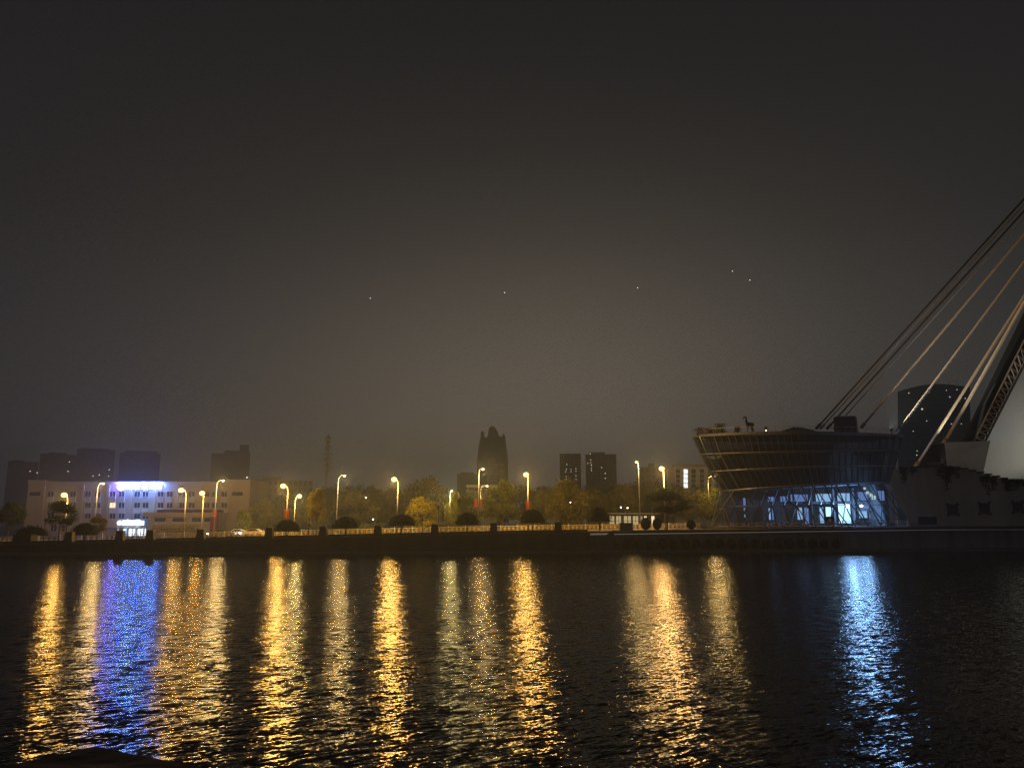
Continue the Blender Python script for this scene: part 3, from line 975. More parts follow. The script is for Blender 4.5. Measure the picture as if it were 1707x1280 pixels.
# entrance
ex0, ex1 = B(192, 880).x, B(248, 880).x
AY = BY - 5
ent = wbox(ex0, ex1, AY, BY - 0.004, B(220, 879, -5).z, B(220, 866, -5).z).build('entrance_canopy', M['beige_trim'], bd)
for px in (196, 210, 225, 239):
    x = P(px, 885, AY).x
    wbox(x - 0.15, x + 0.15, AY + 0.1, AY + 0.4, z_base - 0.3, P(px, 879, AY).z - 0.004).build('column', M['pale_trim'], bd)
for i, (a, b) in enumerate(((203, 209), (211, 217), (219, 224), (227, 231), (233, 240))):
    x0, x1 = P(a, 885, BY - 1).x, P(b, 885, BY - 1).x
    wbox(x0, x1, BY - 0.16, BY - 0.01, z_base, P(a, 881, BY).z).build('entrance_door', M['e_entr'], bd)
# low annex with canopy band to the right of the entrance
ax0, ax1 = P(250, 880, BY - 7).x, P(362, 880, BY - 7).x
aY = BY - 8
an = thing('annex', 'low beige annex with projecting canopy band beside the office entrance', 'building', ((ax0 + ax1) / 2, aY, z_base))
wbox(ax0, ax1, aY, BY - 0.5, z_base - 0.3, P(300, 861, aY).z).build('wall', M['beige_wall'], an)
wbox(ax0 - 1.0, ax1 + 0.5, aY - 1.4, BY - 0.5, P(300, 861, aY).z + 0.004, P(300, 854, aY).z).build('canopy_band', M['beige_trim'], an)
wbox(ax0 + 1, ax1 - 1, aY + 2.0, BY - 0.5, P(300, 854, aY).z + 0.004, P(300, 849, aY).z).build('clerestory', M['dark_glass'], an)
for a, b in ((258, 276), (288, 310), (320, 336), (340, 352)):
    x0, x1 = P(a, 866, aY).x, P(b, 866, aY).x
    w = wbox(x0, x1, aY - 0.05, aY - 0.004, P(300, 869.5, aY).z, P(300, 863, aY).z).build('window', M['dark_glass'], an)
    wbox(x0 - 0.3, x1 + 0.3, aY - 0.25, aY - 0.004, P(300, 872, aY).z, P(300, 870, aY).z).build('sill', M['pale_trim'], w)
for px in (254, 282, 315, 338, 356):
    x = P(px, 870, aY).x
    wbox(x - 0.4, x + 0.4, aY - 0.3, aY - 0.006, z_base - 0.3, P(px, 861, aY).z - 0.004).build('pilaster', M['beige_trim'], an)
rx0, rx1 = P(350, 870, aY - 1).x, P(362, 870, aY - 1).x
wbox(rx0, rx1, aY - 0.9, aY - 0.31, z_base, P(355, 853, aY - 1).z).build('red_panel', M['red_cloth'], an)

# glyph-like strokes for the glowing signs (blurred out in the photograph)
def glyph(mb, cx, cz, w, h, y, r):
    t = h * 0.115
    rows = r.choice([(0.42, 0.05, -0.42), (0.42, 0.14, -0.14, -0.42), (0.4, 0.0, -0.4)])
    for q in rows:
        mb.box((cx + r.uniform(-0.03, 0.03) * w, y, cz + q * h), (w * r.uniform(0.7, 0.98), 0.12, t))
    for q in r.sample((-0.38, -0.15, 0.0, 0.17, 0.38), 3):
        hh = r.uniform(0.6, 0.98)
        mb.box((cx + q * w, y - 0.13, cz + r.uniform(-0.06, 0.06) * h), (t, 0.12, h * hh))
def sign(name, label, Yp, e0, e1, l0, l1, yt, yb, n, me_, ml_, lights=()):
    c = P((e0 + e1) / 2, (yt + yb) / 2, Yp)
    t = thing(name, label, 'sign', (c.x, Yp, P(e0, yb, Yp).z))
    rad = (e1 - e0) / 2 * Yp / FPX
    o = MB().tube([(c.x, Yp - 0.1, c.z), (c.x, Yp + 0.1, c.z)], rad, 28).build('emblem', me_, t)
    mb = MB()
    for i in range(28):
        a = 2 * math.pi * i / 28; b = 2 * math.pi * (i + 1) / 28
        mb.bar((c.x + math.cos(a) * rad * 1.03, Yp - 0.12, c.z + math.sin(a) * rad * 1.03), (c.x + math.cos(b) * rad * 1.03, Yp - 0.12, c.z + math.sin(b) * rad * 1.03), 0.05, 0.08)
    mb.box((c.x, Yp - 0.13, c.z), (rad * 0.9, 0.04, 0.1)); mb.box((c.x, Yp - 0.131, c.z), (0.1, 0.04, rad * 0.9))
    mb.build('ring', M['white_metal'], o)
    a, b = P(l0, yt, Yp), P(l1, yb, Yp)
    r = random.Random(n)
    w = (b.x - a.x) / n
    for i in range(n):
        mb = MB()
        glyph(mb, a.x + w * (i + 0.5), (a.z + b.z) / 2, w * 0.84, a.z - b.z, Yp, r)
        mb.build('character', ml_, t)
    mb = MB()
    mb.box(((c.x + b.x) / 2, Yp + 0.3, b.z - 0.12), (b.x - c.x + 2 * rad, 0.12, 0.1))
    mb.box(((c.x + b.x) / 2, Yp + 0.3, (a.z + b.z) / 2), (b.x - c.x + 2 * rad, 0.12, 0.1))
    x = c.x
    while x < b.x:
        mb.box((x, Yp + 0.4, (a.z + b.z) / 2 - 0.4), (0.1, 0.1, a.z - b.z + 0.8)); x += 1.6
    mb.build('frame', M['housing'], t)
    for f_, pw, cl_ in lights:
        point_light('sign_light', t, Vector((c.x - rad + (b.x - c.x + rad) * f_, Yp - 0.45, (a.z + b.z) / 2 + 0.3)) - Vector(t.location), pw, cl_, 0.4)
    return t
sign('roof_sign', 'large glowing blue-white lettering and round emblem on the office roof', BY - 0.05, 195.5, 209, 212, 271, 805, 816.5, 8, M['e_sign_v'], M['e_sign'],
     [(0.06, 2800, (0.18, 0.15, 1.0))] + [(0.26 + 0.17 * k, 2900, (0.10, 0.22, 1.0)) for k in range(5)])
sign('entrance_sign', 'smaller glowing blue-white lettering above the office entrance', AY - 0.3, 195.5, 202.5, 204, 240, 867.5, 875.5, 9, M['e_sign_v'], M['e_sign2'], [(0.35, 1500, (0.14, 0.48, 1.0)), (0.75, 1500, (0.14, 0.48, 1.0))])

# ------------------------------------------------------------------ towers
def tower(name, label, x0p, x1p, top, Y, m, parts=None, lit=(), rows=18, colsn=6, group=None, depth=None, lw=1.3, base=None, em='e_win_far', bandm='tower_dark'):
    a, b = P(x0p, top, Y), P(x1p, top, Y)
    W = b.x - a.x
    D = depth or W * 0.8
    z0 = zg(a.x) if base is None else base
    t = thing(name, label, 'building', ((a.x + b.x) / 2, Y, z0), group)
    wbox(a.x, b.x, Y, Y + D, z0 - 0.5, a.z).build('wall', m, t)
    H = a.z - z0
    mb = MB()
    fh = H / rows
    for i in range(rows):
        for k in range(colsn):
            cxw = a.x + W * (k + 0.5) / colsn
            mb.box((cxw, Y - 0.02, z0 + fh * (i + 0.55)), (W / colsn * 0.55, 0.12, fh * 0.5))
    o = mb.build('window_rows', M[bandm], t); o['kind'] = 'stuff'
    for (lx, ly) in lit:
        p = P(lx, ly, Y - 0.3)
        s = lw * Y / FPX
        MB().box((p.x, Y - 0.12, p.z), (s, 0.1, s)).build('lit_window', M[em], t)
    for (xa, xb, yt) in (parts or ()):
        pa_, pb_ = P(xa, yt, Y + 1), P(xb, yt, Y + 1)
        wbox(pa_.x, pb_.x, Y + D * 0.2, Y + D * 0.8, a.z + 0.004, pa_.z).build('roof_block', m, t)
    t.rotation_euler.z = -math.atan2(t.location.x, Y)
    return t
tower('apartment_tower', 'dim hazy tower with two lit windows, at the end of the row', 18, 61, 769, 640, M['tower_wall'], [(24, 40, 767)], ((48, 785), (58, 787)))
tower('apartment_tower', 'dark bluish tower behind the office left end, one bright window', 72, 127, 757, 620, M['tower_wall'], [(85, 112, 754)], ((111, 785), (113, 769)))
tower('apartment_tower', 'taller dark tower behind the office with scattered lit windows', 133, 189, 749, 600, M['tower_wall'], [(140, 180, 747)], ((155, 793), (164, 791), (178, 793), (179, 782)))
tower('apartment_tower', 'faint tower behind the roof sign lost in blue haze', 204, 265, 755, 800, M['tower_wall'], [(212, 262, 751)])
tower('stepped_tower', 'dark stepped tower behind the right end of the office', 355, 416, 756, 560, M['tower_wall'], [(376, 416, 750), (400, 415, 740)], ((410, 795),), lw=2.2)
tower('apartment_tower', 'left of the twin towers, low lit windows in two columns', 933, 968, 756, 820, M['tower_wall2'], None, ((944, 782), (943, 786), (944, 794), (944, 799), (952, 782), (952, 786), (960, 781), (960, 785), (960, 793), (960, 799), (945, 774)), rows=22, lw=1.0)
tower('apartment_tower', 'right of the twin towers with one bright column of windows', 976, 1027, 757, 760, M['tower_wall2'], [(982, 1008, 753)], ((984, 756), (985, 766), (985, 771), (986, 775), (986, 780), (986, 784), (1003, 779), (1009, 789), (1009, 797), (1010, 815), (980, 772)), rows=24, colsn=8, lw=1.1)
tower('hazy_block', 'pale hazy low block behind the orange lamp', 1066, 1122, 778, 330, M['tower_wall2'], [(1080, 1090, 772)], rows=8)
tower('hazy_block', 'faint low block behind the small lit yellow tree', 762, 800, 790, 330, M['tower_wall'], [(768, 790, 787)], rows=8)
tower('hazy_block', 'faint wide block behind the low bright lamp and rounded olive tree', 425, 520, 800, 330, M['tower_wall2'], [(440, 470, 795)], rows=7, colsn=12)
# pointed tower
PY_ = 950
pt = thing('pointed_tower', 'dark hazy skyscraper with a pointed crown and corner spires', 'building', (P(820, 860, PY_).x, PY_, 3))
def wp(px, py): return P(px, py, PY_)
mb = MB()
poly = [wp(794, 872), wp(795, 765), wp(798, 745), wp(801, 728), wp(802, 719), wp(806, 719), wp(807, 730), wp(813, 728), wp(815, 714), wp(819, 710), wp(824, 711), wp(829, 719), wp(832, 727), wp(837, 728), wp(839, 722), wp(842, 726), wp(844, 744), wp(847, 765), wp(848, 872)]
mb.slab(poly, 30, (0, 1, 0)).build('wall', M['tower_dark'], pt)
mb = MB()
for k in range(8):
    a = wp(799 + k * 6.2, 872); b = wp(801 + k * 5.7, 748)
    mb.bar((a.x, PY_ - 0.3, a.z), (b.x, PY_ - 0.3, b.z), 0.5)
mb.build('fin', M['tower_wall'], pt)['kind'] = 'stuff'
# pale balcony block in front of it
pb_ = thing('balcony_block', 'pale block with lit balcony strips in front of the pointed tower', 'building', (P(822, 860, 360).x, 360, 3))
a, b = P(812, 775, 360), P(839, 775, 360)
wbox(a.x, b.x, 360, 376, 2.5, P(812, 772, 360).z).build('wall', M['pale_tower'], pb_)
wbox(P(811, 765, 360).x, P(824, 765, 360).x, 363, 374, P(812, 772, 360).z + 0.004, P(812, 762, 360).z).build('roof_block', M['pale_tower'], pb_)
for i in range(10):
    y = 775 + i * 5.2
    w0 = 822 - i * 0.9
    p0, p1 = P(w0, y, 359), P(829.5, y, 359)
    wbox(p0.x, p1.x, 358.6, 359.99, p0.z - 0.55, p0.z + 0.35).build('balcony', M['white_wall'], pb_)
    p0, p1 = P(832, y, 359), P(841, y, 359)
    wbox(p0.x, p1.x, 358.2, 359.99, p0.z - 0.55, p0.z + 0.35).build('balcony', M['white_wall'], pb_)
# small pale flat-roofed house
hs = thing('flat_roofed_house', 'small pale flat-roofed building peeping between trees left of the balcony block', 'building', (P(803, 815, 230).x, 230, 3))
a, b = P(779, 808, 230), P(828, 808, 230)
wbox(a.x, b.x, 230, 240, 2.5, P(800, 812, 230).z).build('wall', M['tower_wall2'], hs)
wbox(a.x - 0.3, b.x + 0.3, 229.4, 240, P(800, 812, 230).z + 0.004, P(800, 808, 230).z).build('roof', M['white_wall'], hs)
for px in (786, 796, 806, 816):
    p = P(px, 815, 230)
    wbox(p.x - 0.8, p.x + 0.8, 229.95, 229.996, p.z - 0.5, p.z + 0.4).build('window', M['dark_glass'], hs)
# white office block
WY = 250
wo = thing('white_block', 'white low block with one column of lit windows left of the pavilion', 'building', (P(1160, 820, WY).x, WY, 3))
a, b = P(1124, 777, WY), P(1215, 777, WY)
wbox(a.x, b.x, WY, WY + 12, 2.5, a.z).build('wall', M['white_wall'], wo)
wbox(a.x - 0.3, b.x + 0.3, WY - 0.4, WY + 12.3, a.z + 0.004, a.z + 0.5).build('parapet', M['tower_wall2'], wo)
wbox(P(1131, 770, WY).x, P(1133, 770, WY).x, WY + 3, WY + 3.5, a.z + 0.5, P(1131, 771, WY).z).build('vent_pipe', M['white_wall'], wo)
for px in (1130, 1143, 1156, 1170, 1183, 1194):
    for py in (785.5, 793.5, 801.5, 809.5):
        p = P(px, py, WY)
        lit = px == 1143
        h = 0.62 if not lit else 0.65
        w = wbox(p.x - 0.62, p.x + 0.62, WY - 0.06, WY - 0.004, p.z - h, p.z + h).build('window', M['e_win_w'] if lit else M['dark_glass'], wo)
        mb = MB(); mb.box((p.x, WY - 0.1, p.z), (0.06, 0.06, 2 * h)); mb.box((p.x, WY - 0.14, p.z - h - 0.08), (1.5, 0.2, 0.1))
        mb.build('frame', M['pale_trim'], w)
# shop at ground level
SY = 162
sh = thing('lit_shop', 'low shop with bright yellow windows under the trees behind the stairs', 'shop', (P(1060, 870, SY).x, SY, zg(20)))
a, b = P(1010, 857, SY), P(1094, 857, SY)
wbox(a.x, b.x, SY, SY + 7, zg(20) - 0.3, a.z).build('wall', M['quay_stone'], sh)
wbox(a.x - 0.4, b.x + 0.4, SY - 1.0, SY + 7.3, a.z + 0.004, a.z + 0.25).build('roof', M['tower_dark'], sh)
for x0p, x1p in ((1016, 1024), (1027, 1036), (1040, 1052), (1055, 1064), (1068, 1071), (1074, 1078), (1086, 1091)):
    p0, p1 = P(x0p, 860, SY), P(x1p, 873, SY)
    w = wbox(p0.x, p1.x, SY - 0.06, SY - 0.004, p1.z, p0.z).build('shop_window', M['e_shop'] if x0p < 1070 else M['e_win_y'], sh)
    mb = MB(); cxm = (p0.x + p1.x) / 2
    mb.box((cxm, SY - 0.1, (p0.z + p1.z) / 2), (0.08, 0.06, p0.z - p1.z)); mb.box((cxm, SY - 0.105, p1.z + 0.6), (p1.x - p0.x, 0.06, 0.08))
    mb.build('frame', M['black_metal'], w)

# ------------------------------------------------------------------ phone mast
MY = 300
ms = thing('phone_mast', 'tall pale antenna mast with platforms rising behind the trees', 'mast', (P(544, 830, MY).x, MY, 2.5))
x = P(544, 800, MY).x
zt = P(545, 724, MY).z; zm = P(545, 770, MY).z
MB().tube([(x, MY, 2.5), (x, MY, zm)], [0.75, 0.5], 12).build('lower_pole', M['mast'], ms, smooth=True)
MB().tube([(x, MY, zm), (x, MY, zt)], [0.42, 0.16], 10).build('upper_pole', M['mast'], ms, smooth=True)
for py in (732, 739, 748, 757, 765, 775, 785):
    z = P(545, py, MY).z
    rr = 0.9 if py < 750 else 1.5
    mb = MB()
    mb.tube([(x, MY, z - 0.06), (x, MY, z + 0.06)], rr, 12)
    o = mb.build('platform', M['steel'], ms)
    mb = MB()
    for k in range(6):
        a = k * math.pi / 3 + 0.3
        mb.box((x + math.cos(a) * rr, MY + math.sin(a) * rr, z + 0.65), (0.28, 0.22, 1.3))
    mb.build('antenna', M['mast'], o)

# ------------------------------------------------------------------ stars
for px, py, lab in ((617, 497, 'tiny faint star low above the tree with bare trunk'), (841, 488, 'brighter tiny star straight above the pointed tower'), (1063, 480, 'tiny star above the dim tall street lamp'), (1221, 452, 'faint star above the pavilion, highest of a close pair'), (1250, 467, 'faint star above the roof statue, lower of a close pair')):
    p = P(px, py, 2600)
    o = MB().ball((0, 0, 0), 1.5 if px == 841 else 1.2, 8, 6).build('star', M['e_star'])
    o.location = p
    tag(o, lab, 'star')

# ------------------------------------------------------------------ glass pavilion
GV_Y_END = 148.0
def ring(xl, xr, yl, ym, yr, bulge, n=30, yend=GV_Y_END):
    pts = []
    for i in range(n + 1):
        s = i / n
        # quadratic through (0,yl) (0.5,ym) (1,yr)
        py = yl * (1 - s) * (1 - 2 * s) + ym * 4 * s * (1 - s) + yr * s * (2 * s - 1)
        Y = yend - bulge * math.sqrt(max(0.0, 1 - (2 * s - 1) ** 2)) 
        # even spread around the ellipse
        px = xl + (xr - xl) * s
        pts.append(P(px, py, Y))
    return pts
NG = 30
def respace(pts):
    return pts
R0 = ring(1155, 1503, 727, 721, 727, 14.5)
R1 = ring(1168, 1498, 757, 752, 751, 13.0)
R2 = ring(1184, 1492, 786, 778, 777, 11.5)
R3 = ring(1205, 1487, 818, 808, 804, 10.0)
R4 = ring(1195, 1500, 844, 842, 841, 12.0)
R5 = ring(1187, 1512, 876, 877, 877, 13.5)
gp = thing('glass_pavilion', 'dark ship-like glass pavilion flaring upward over a lit glass skirt', 'building', (R5[15].x, GV_Y_END, 3.9))
def loft_panes(a, b, m, name, inset=0.05, y_in=0.0):
    for i in range(NG):
        p = [Vector(a[i]), Vector(a[i + 1]), Vector(b[i + 1]), Vector(b[i])]
        c = sum(p, Vector()) / 4
        p = [c + (q - c) * (1 - inset) for q in p]
        mb = MB()
        mb.add(p, [(0, 3, 2, 1)])
        mb.build(name, m, gp)
for a, b in ((R0, R1), (R1, R2), (R2, R3)): loft_panes(a, b, M['glass'], 'glass_pane', 0.06)
for a, b in ((R3, R4), (R4, R5)): loft_panes(a, b, M['glass_clear'], 'skirt_pane', 0.05)
def bar_run(pts, w, h, m, name, dy=-0.12, dz=0.0):
    mb = MB()
    for i in range(len(pts) - 1):
        a, b = Vector(pts[i]), Vector(pts[i + 1])
        mb.bar(a + Vector((0, dy, dz)), b + Vector((0, dy, dz)), w, h)
    return mb.build(name, m, gp)
bar_run(R0, 0.35, 0.45, M['band'], 'top_band', -0.2)
bar_run(R1, 0.15, 0.15, M['band'], 'band', -0.22)
bar_run(R2, 0.15, 0.15, M['band'], 'band', -0.22)
bar_run(R3, 0.2, 0.2, M['band'], 'band', -0.22)
bar_run(R4, 0.12, 0.12, M['dark_rib'], 'skirt_band', -0.15)
# ribs on the hull; two left ribs coloured lighter to imitate reflections
for i in range(0, NG + 1):
    pts = [R0[i], R1[i], R2[i], R3[i]]
    mb = MB()
    for k in range(3): mb.bar(Vector(pts[k]) + Vector((0, -0.06, 0)), Vector(pts[k + 1]) + Vector((0, -0.06, 0)), 0.11, 0.3)
    mb.build('rib', M['lit_rib'] if i in (1, 3) else M['dark_rib'], gp)
# left edge double frame
mb = MB()
for k, (a, b) in enumerate(((R0, R1), (R1, R2), (R2, R3))):
    mb.bar(a[0] + Vector((-0.15, -0.2, 0)), b[0] + Vector((-0.15, -0.2, 0)), 0.28, 0.28)
mb.build('edge_frame', M['band'], gp)
mb = MB()
mb.bar(R3[0] + Vector((-0.1, -0.15, 0)), R4[0] + Vector((-0.1, -0.15, 0)), 0.22, 0.22)
mb.bar(R4[0] + Vector((-0.1, -0.15, 0)), R5[0] + Vector((-0.1, -0.15, 0)), 0.22, 0.22)
mb.build('edge_frame', M['band'], gp)
# diagonal lattice on the skirt
for i in range(NG):
    for (a, b, sgn) in ((R3, R4, 1), (R4, R5, -1)):
        j0, j1 = (i, i + 1) if (i % 2 == 0) == (sgn > 0) else (i + 1, i)
        mb = MB()
        mb.bar(Vector(a[j0]) + Vector((0, -0.08, 0)), Vector(b[j1]) + Vector((0, -0.08, 0)), 0.08, 0.2)
        if i % 3 == 1:
            jj = min(NG, i + 2)
            mb.bar(Vector(a[i]) + Vector((0, -0.1, 0)), Vector(b[jj]) + Vector((0, -0.1, 0)), 0.11, 0.18)
        mb.build('lattice_bar', M['lit_rib'] if i < 2 else M['dark_rib'], gp)  # leftmost bars take the same painted lit tone
# floors, back wall, roof
def floor_cap(pts, z_off, name, m, th=0.3, back=8.0, shrink=0.97):
    c = sum((Vector(p) for p in pts), Vector()) / len(pts)
    poly = [Vector((c.x + (p.x - c.x) * shrink, c.y + (p.y - c.y) * shrink, p.z + z_off)) for p in pts]
    poly += [Vector((poly[-1].x - 3, poly[-1].y + back, poly[-1].z)), Vector((poly[0].x + 3, poly[0].y + back, poly[0].z))]
    n = len(poly)
    cc = sum(poly, Vector()) / n
    vs = poly + [q + Vector((0, 0, -th)) for q in poly] + [cc, cc + Vector((0, 0, -th))]
    fs = []
    for i in range(n):
        j = (i + 1) % n
        fs += [(i, j, 2 * n), (j + n, i + n, 2 * n + 1), (i, i + n, j + n, j)]
    return MB().add(vs, fs).build(name, m, gp)
floor_cap(R0, -0.1, 'roof_deck', M['slab_dark'])
floor_cap(R1, 0, 'floor_slab', M['slab_dark'])
floor_cap(R2, 0, 'floor_slab', M['slab_dark'])
floor_cap(R3, 0, 'floor_slab', M['slab_dark'])
# back shell closing the hull and the interior back wall
mb = MB()
bx0, bx1 = R3[0].x + 1, R3[-1].x + 1
mb.box(((bx0 + bx1) / 2, GV_Y_END + 5.5, (3.6 + R0[15].z) / 2 - 0.5), (bx1 - bx0, 0.4, R0[15].z - 3.6 - 1.0))
mb.build('back_wall', M['interior'], gp)
wbox(R5[0].x - 1, R5[-1].x + 2, GV_Y_END - 14.5, GV_Y_END + 8, 3.86, 4.02).build('ground_floor', M['interior'], gp)
ew = [Vector((R5[27].x, R5[27].y + 0.4, 4.03)), Vector((R5[27].x, GV_Y_END + 5.2, 4.03)), Vector((R3[27].x, GV_Y_END + 5.2, R3[27].z - 0.32)), Vector((R3[27].x, R3[27].y + 0.4, R3[27].z - 0.32))]
MB().slab(ew, 0.25, (1, 0, 0)).build('light_block', M['slab_dark'], gp)  # added partition, keeps hall lamp light off the abutment side
# dark core in the upper floors
wbox(R3[8].x, R3[24].x, GV_Y_END - 1, GV_Y_END + 5, R3[15].z + 0.1, R0[15].z - 0.6).build('core', M['slab_dark'], gp)
# lit interior surfaces imitated by self-glowing panels
IY = 146.0
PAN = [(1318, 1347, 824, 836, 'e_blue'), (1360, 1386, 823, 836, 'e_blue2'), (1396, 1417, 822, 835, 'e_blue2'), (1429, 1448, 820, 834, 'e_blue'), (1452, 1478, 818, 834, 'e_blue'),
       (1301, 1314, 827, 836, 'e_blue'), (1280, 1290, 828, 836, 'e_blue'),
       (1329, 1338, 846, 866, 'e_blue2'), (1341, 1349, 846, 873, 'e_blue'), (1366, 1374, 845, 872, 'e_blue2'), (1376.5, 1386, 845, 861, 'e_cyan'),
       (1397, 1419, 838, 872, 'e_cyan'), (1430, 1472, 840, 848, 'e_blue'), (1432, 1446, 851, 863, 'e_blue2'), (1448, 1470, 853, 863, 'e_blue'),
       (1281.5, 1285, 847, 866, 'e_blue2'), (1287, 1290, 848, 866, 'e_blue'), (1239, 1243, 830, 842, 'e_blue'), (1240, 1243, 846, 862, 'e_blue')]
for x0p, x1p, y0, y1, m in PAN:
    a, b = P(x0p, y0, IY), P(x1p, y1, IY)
    wbox(a.x, b.x, IY, IY + 0.12, b.z, a.z).build('glow_panel', M[m], gp)
IC = 143.5
for px, w in ((1324, 5), (1354, 7), (1391, 8), (1424, 8), (1480, 9)):
    a, b = P(px - w / 2, 808, IC), P(px + w / 2, 880, IC)
    wbox(a.x, b.x, IC, IC + 0.7, 4.03, R3[15].z - 0.4).build('column', M['slab_dark'], gp)
a, b = P(1315, 835.5, IC), P(1476, 839.5, IC)
wbox(a.x, b.x, IC + 0.75, IC + 1.3, b.z, a.z).build('beam', M['slab_dark'], gp)
a, b = P(1430, 848.5, IC), P(1473, 851.5, IC)
wbox(a.x, b.x, IC + 0.75, IC + 1.3, b.z, a.z).build('beam', M['slab_dark'], gp)
def hall_lamp(px, py, Y, pw, label, rad):
    p = P(px, py, Y)
    t = thing('hall_lamp', label, 'lamp', (p.x, Y, p.z))
    MB().ball((0, 0, 0.0), rad, 12, 8).build('globe', M['e_cyan_hot'], t, world=False)
    MB().tube([(0, 0, rad), (0, 0, 2.2)], 0.03, 6).build('cord', M['black_metal'], t, world=False)
    point_light('hall_light', t, (0, -rad - 0.28, 0), pw, (0.30, 0.55, 1.0), 0.22)
M['e_cyan_hot'] = emit('hall_lamp_glow', (0.4, 0.7, 1.0), 50)
hall_lamp(1412, 844, 141.0, 3800, 'bright blue-white lamp inside the pavilion skirt', 0.3)
hall_lamp(1436, 843, 141.0, 1500, 'smaller blue-white lamp beside the bright pavilion lamp', 0.22)
# neon lettering reflected in the glass, drawn as glowing strokes
ns = thing('neon_reflection', 'small pale glowing strokes imitating reflected neon lettering in the pavilion skirt glass', 'sign', P(1450, 822, 139.6))
r = random.Random(11)
NEON = emit('neon_reflection_glow', (0.75, 0.95, 0.9), 0.7)
for i, (px, py, s) in enumerate(((1441, 814, 0.42), (1446, 821, 0.5), (1451, 825, 0.62), (1456, 829, 0.72))):
    mb = MB()
    p = P(px, py, 139.6)
    glyph(mb, p.x, p.z, s, s, 139.6, r)
    mb.build('character', NEON, ns)
# dark notice board with round emblem
p = P(1383, 869, 133.0)
nb = thing('notice_board', 'black notice board with pale round emblem before the pavilion entrance', 'sign', (p.x, 133.0, 3.9))
MB().box((p.x, 133, 4.9), (1.5, 0.1, 1.5)).build('panel', M['black_metal'], nb)
mb = MB(); mb.tube([(p.x + 0.05, 132.94, 5.0), (p.x + 0.05, 132.9, 5.0)], 0.26, 20); mb.build('emblem', M['white_metal'], nb)
mb = MB()
for s in (-0.6, 0.6): mb.box((p.x + s, 133.09, 4.4), (0.07, 0.07, 1.0))
mb.build('stand', M['black_metal'], nb)

# terrace railing in front of the pavilion
tr = thing('terrace_railing', 'grey railing along the terrace edge before the pavilion', 'railing', (XatY(1350, 131), 131, 3.8))
px_a, px_b = XatY(1158, 129), XatY(1556, 131)
n = 20
tp_me = MB().box((0, 0, 0.55), (0.07, 0.07, 1.1)).mesh('post', M['steel'])
step = (px_b - px_a) / n
rl_me = MB().box((step / 2, 0, 0), (step - 0.08, 0.045, 0.05)).mesh('rail', M['steel'])
bb = MB()
for k in range(13): bb.box((0.12 + k * (step - 0.1) / 13, 0, 0.58), (0.022, 0.022, 0.85))
bb.box((step / 2, -0.02, 0.6), (step * 0.45, 0.02, 0.22))
bb_me = bb.mesh('bars', M['steel'])
for i in range(n + 1):
    x = px_a + step * i
    y = Yq(x) + 4.2
    b0 = Vector((x, y, zg(x) + 0.162)) - Vector(tr.location)
    link_mesh('post', tp_me, tr, b0)
    if i < n:
        rz = math.atan(0.10)
        for zz in (1.06, 0.14): link_mesh('rail', rl_me, tr, b0 + Vector((0.03, 0, zz)), (0, -0.012, rz))
        o = link_mesh('bars', bb_me, tr, b0, (0, -0.012, rz)); o['kind'] = 'stuff'

# roof terrace things
def roof_z(px): 
    i = min(NG, max(0, int((px - 1155) / (1503 - 1155) * NG)))
    return R0[i].z + 0.12
def leafy(name, label, px, top, w, Y, kind, n=500, spiky=False):
    p = P(px, top, Y)
    z0 = roof_z(px)
    H = max(0.4, p.z - z0); W = w * Y / FPX
    t = thing(name, label, 'plant', (p.x, Y, z0))
    MB().frustum((0, 0, -0.05), (W * 0.7, 0.6), (W * 0.8, 0.7), 0.45).build('pot', M['dark_stone'], t, world=False)
    r = random.Random(int(px * 3))
    mb = MB()
    for _ in range(n):
        c = Vector((r.gauss(0, W * 0.26), r.gauss(0, 0.3), 0.3 + (H - 0.3) * r.random() ** (0.7 if not spiky else 1.2)))
        a = Vector((r.gauss(0, 0.5), r.gauss(0, 0.5), 1.4 if spiky else r.gauss(0, 1))).normalized()
        b = a.cross(Vector((r.gauss(0, 1), r.gauss(0, 1), r.gauss(0, 1)))).normalized()
        L = 0.16
        mb.add([c - a * L, c + b * L * 0.4, c + a * L, c - b * L * 0.4], [(0, 1, 2, 3)])
    mb.build('foliage', M[kind], t, world=False)
leafy('potted_plant', 'pale reddish potted plant at the pavilion roof corner', 1167, 713, 18, 143, 'leaf_brown', 300)
leafy('potted_plant', 'reddish-brown potted bush on the pavilion roof', 1183, 714, 18, 141, 'leaf_brown', 400)
leafy('potted_plant', 'spiky green potted plant on the pavilion roof', 1200, 706, 17, 140, 'leaf_green', 600, True)
leafy('potted_plant', 'square reddish potted bush left of the roof statue', 1229, 711, 9, 139, 'leaf_brown', 300)
# low canopy / planted mound
p0, p1 = P(1290, 720, 139), P(1368, 720, 139)
cn = thing('roof_tent', 'low dark tent-like canopy on the pavilion roof', 'tent', ((p0.x + p1.x) / 2, 139, roof_z(1330)))
W = p1.x - p0.x
zt_ = P(1320, 713, 139).z - roof_z(1330)
mb = MB()
prof = [(-W / 2, 0), (-W * 0.3, zt_ * 0.65), (-W * 0.12, zt_), (W * 0.05, zt_ * 0.95), (W * 0.3, zt_ * 0.6), (W / 2, 0)]
mb.slab([(a, -1.2, b) for a, b in prof], 3.4, (0, 1, 0)).build('cover', mat('tent_cloth', (0.12, 0.14, 0.10), 0.9), cn, world=False)
mb = MB()
for a in (-0.3, 0.0, 0.3): mb.tube([(W * a, -1.22, 0), (W * a, -1.22, zt_ * 0.9)], 0.04, 6)
mb.build('pole', M['steel'], cn, world=False)
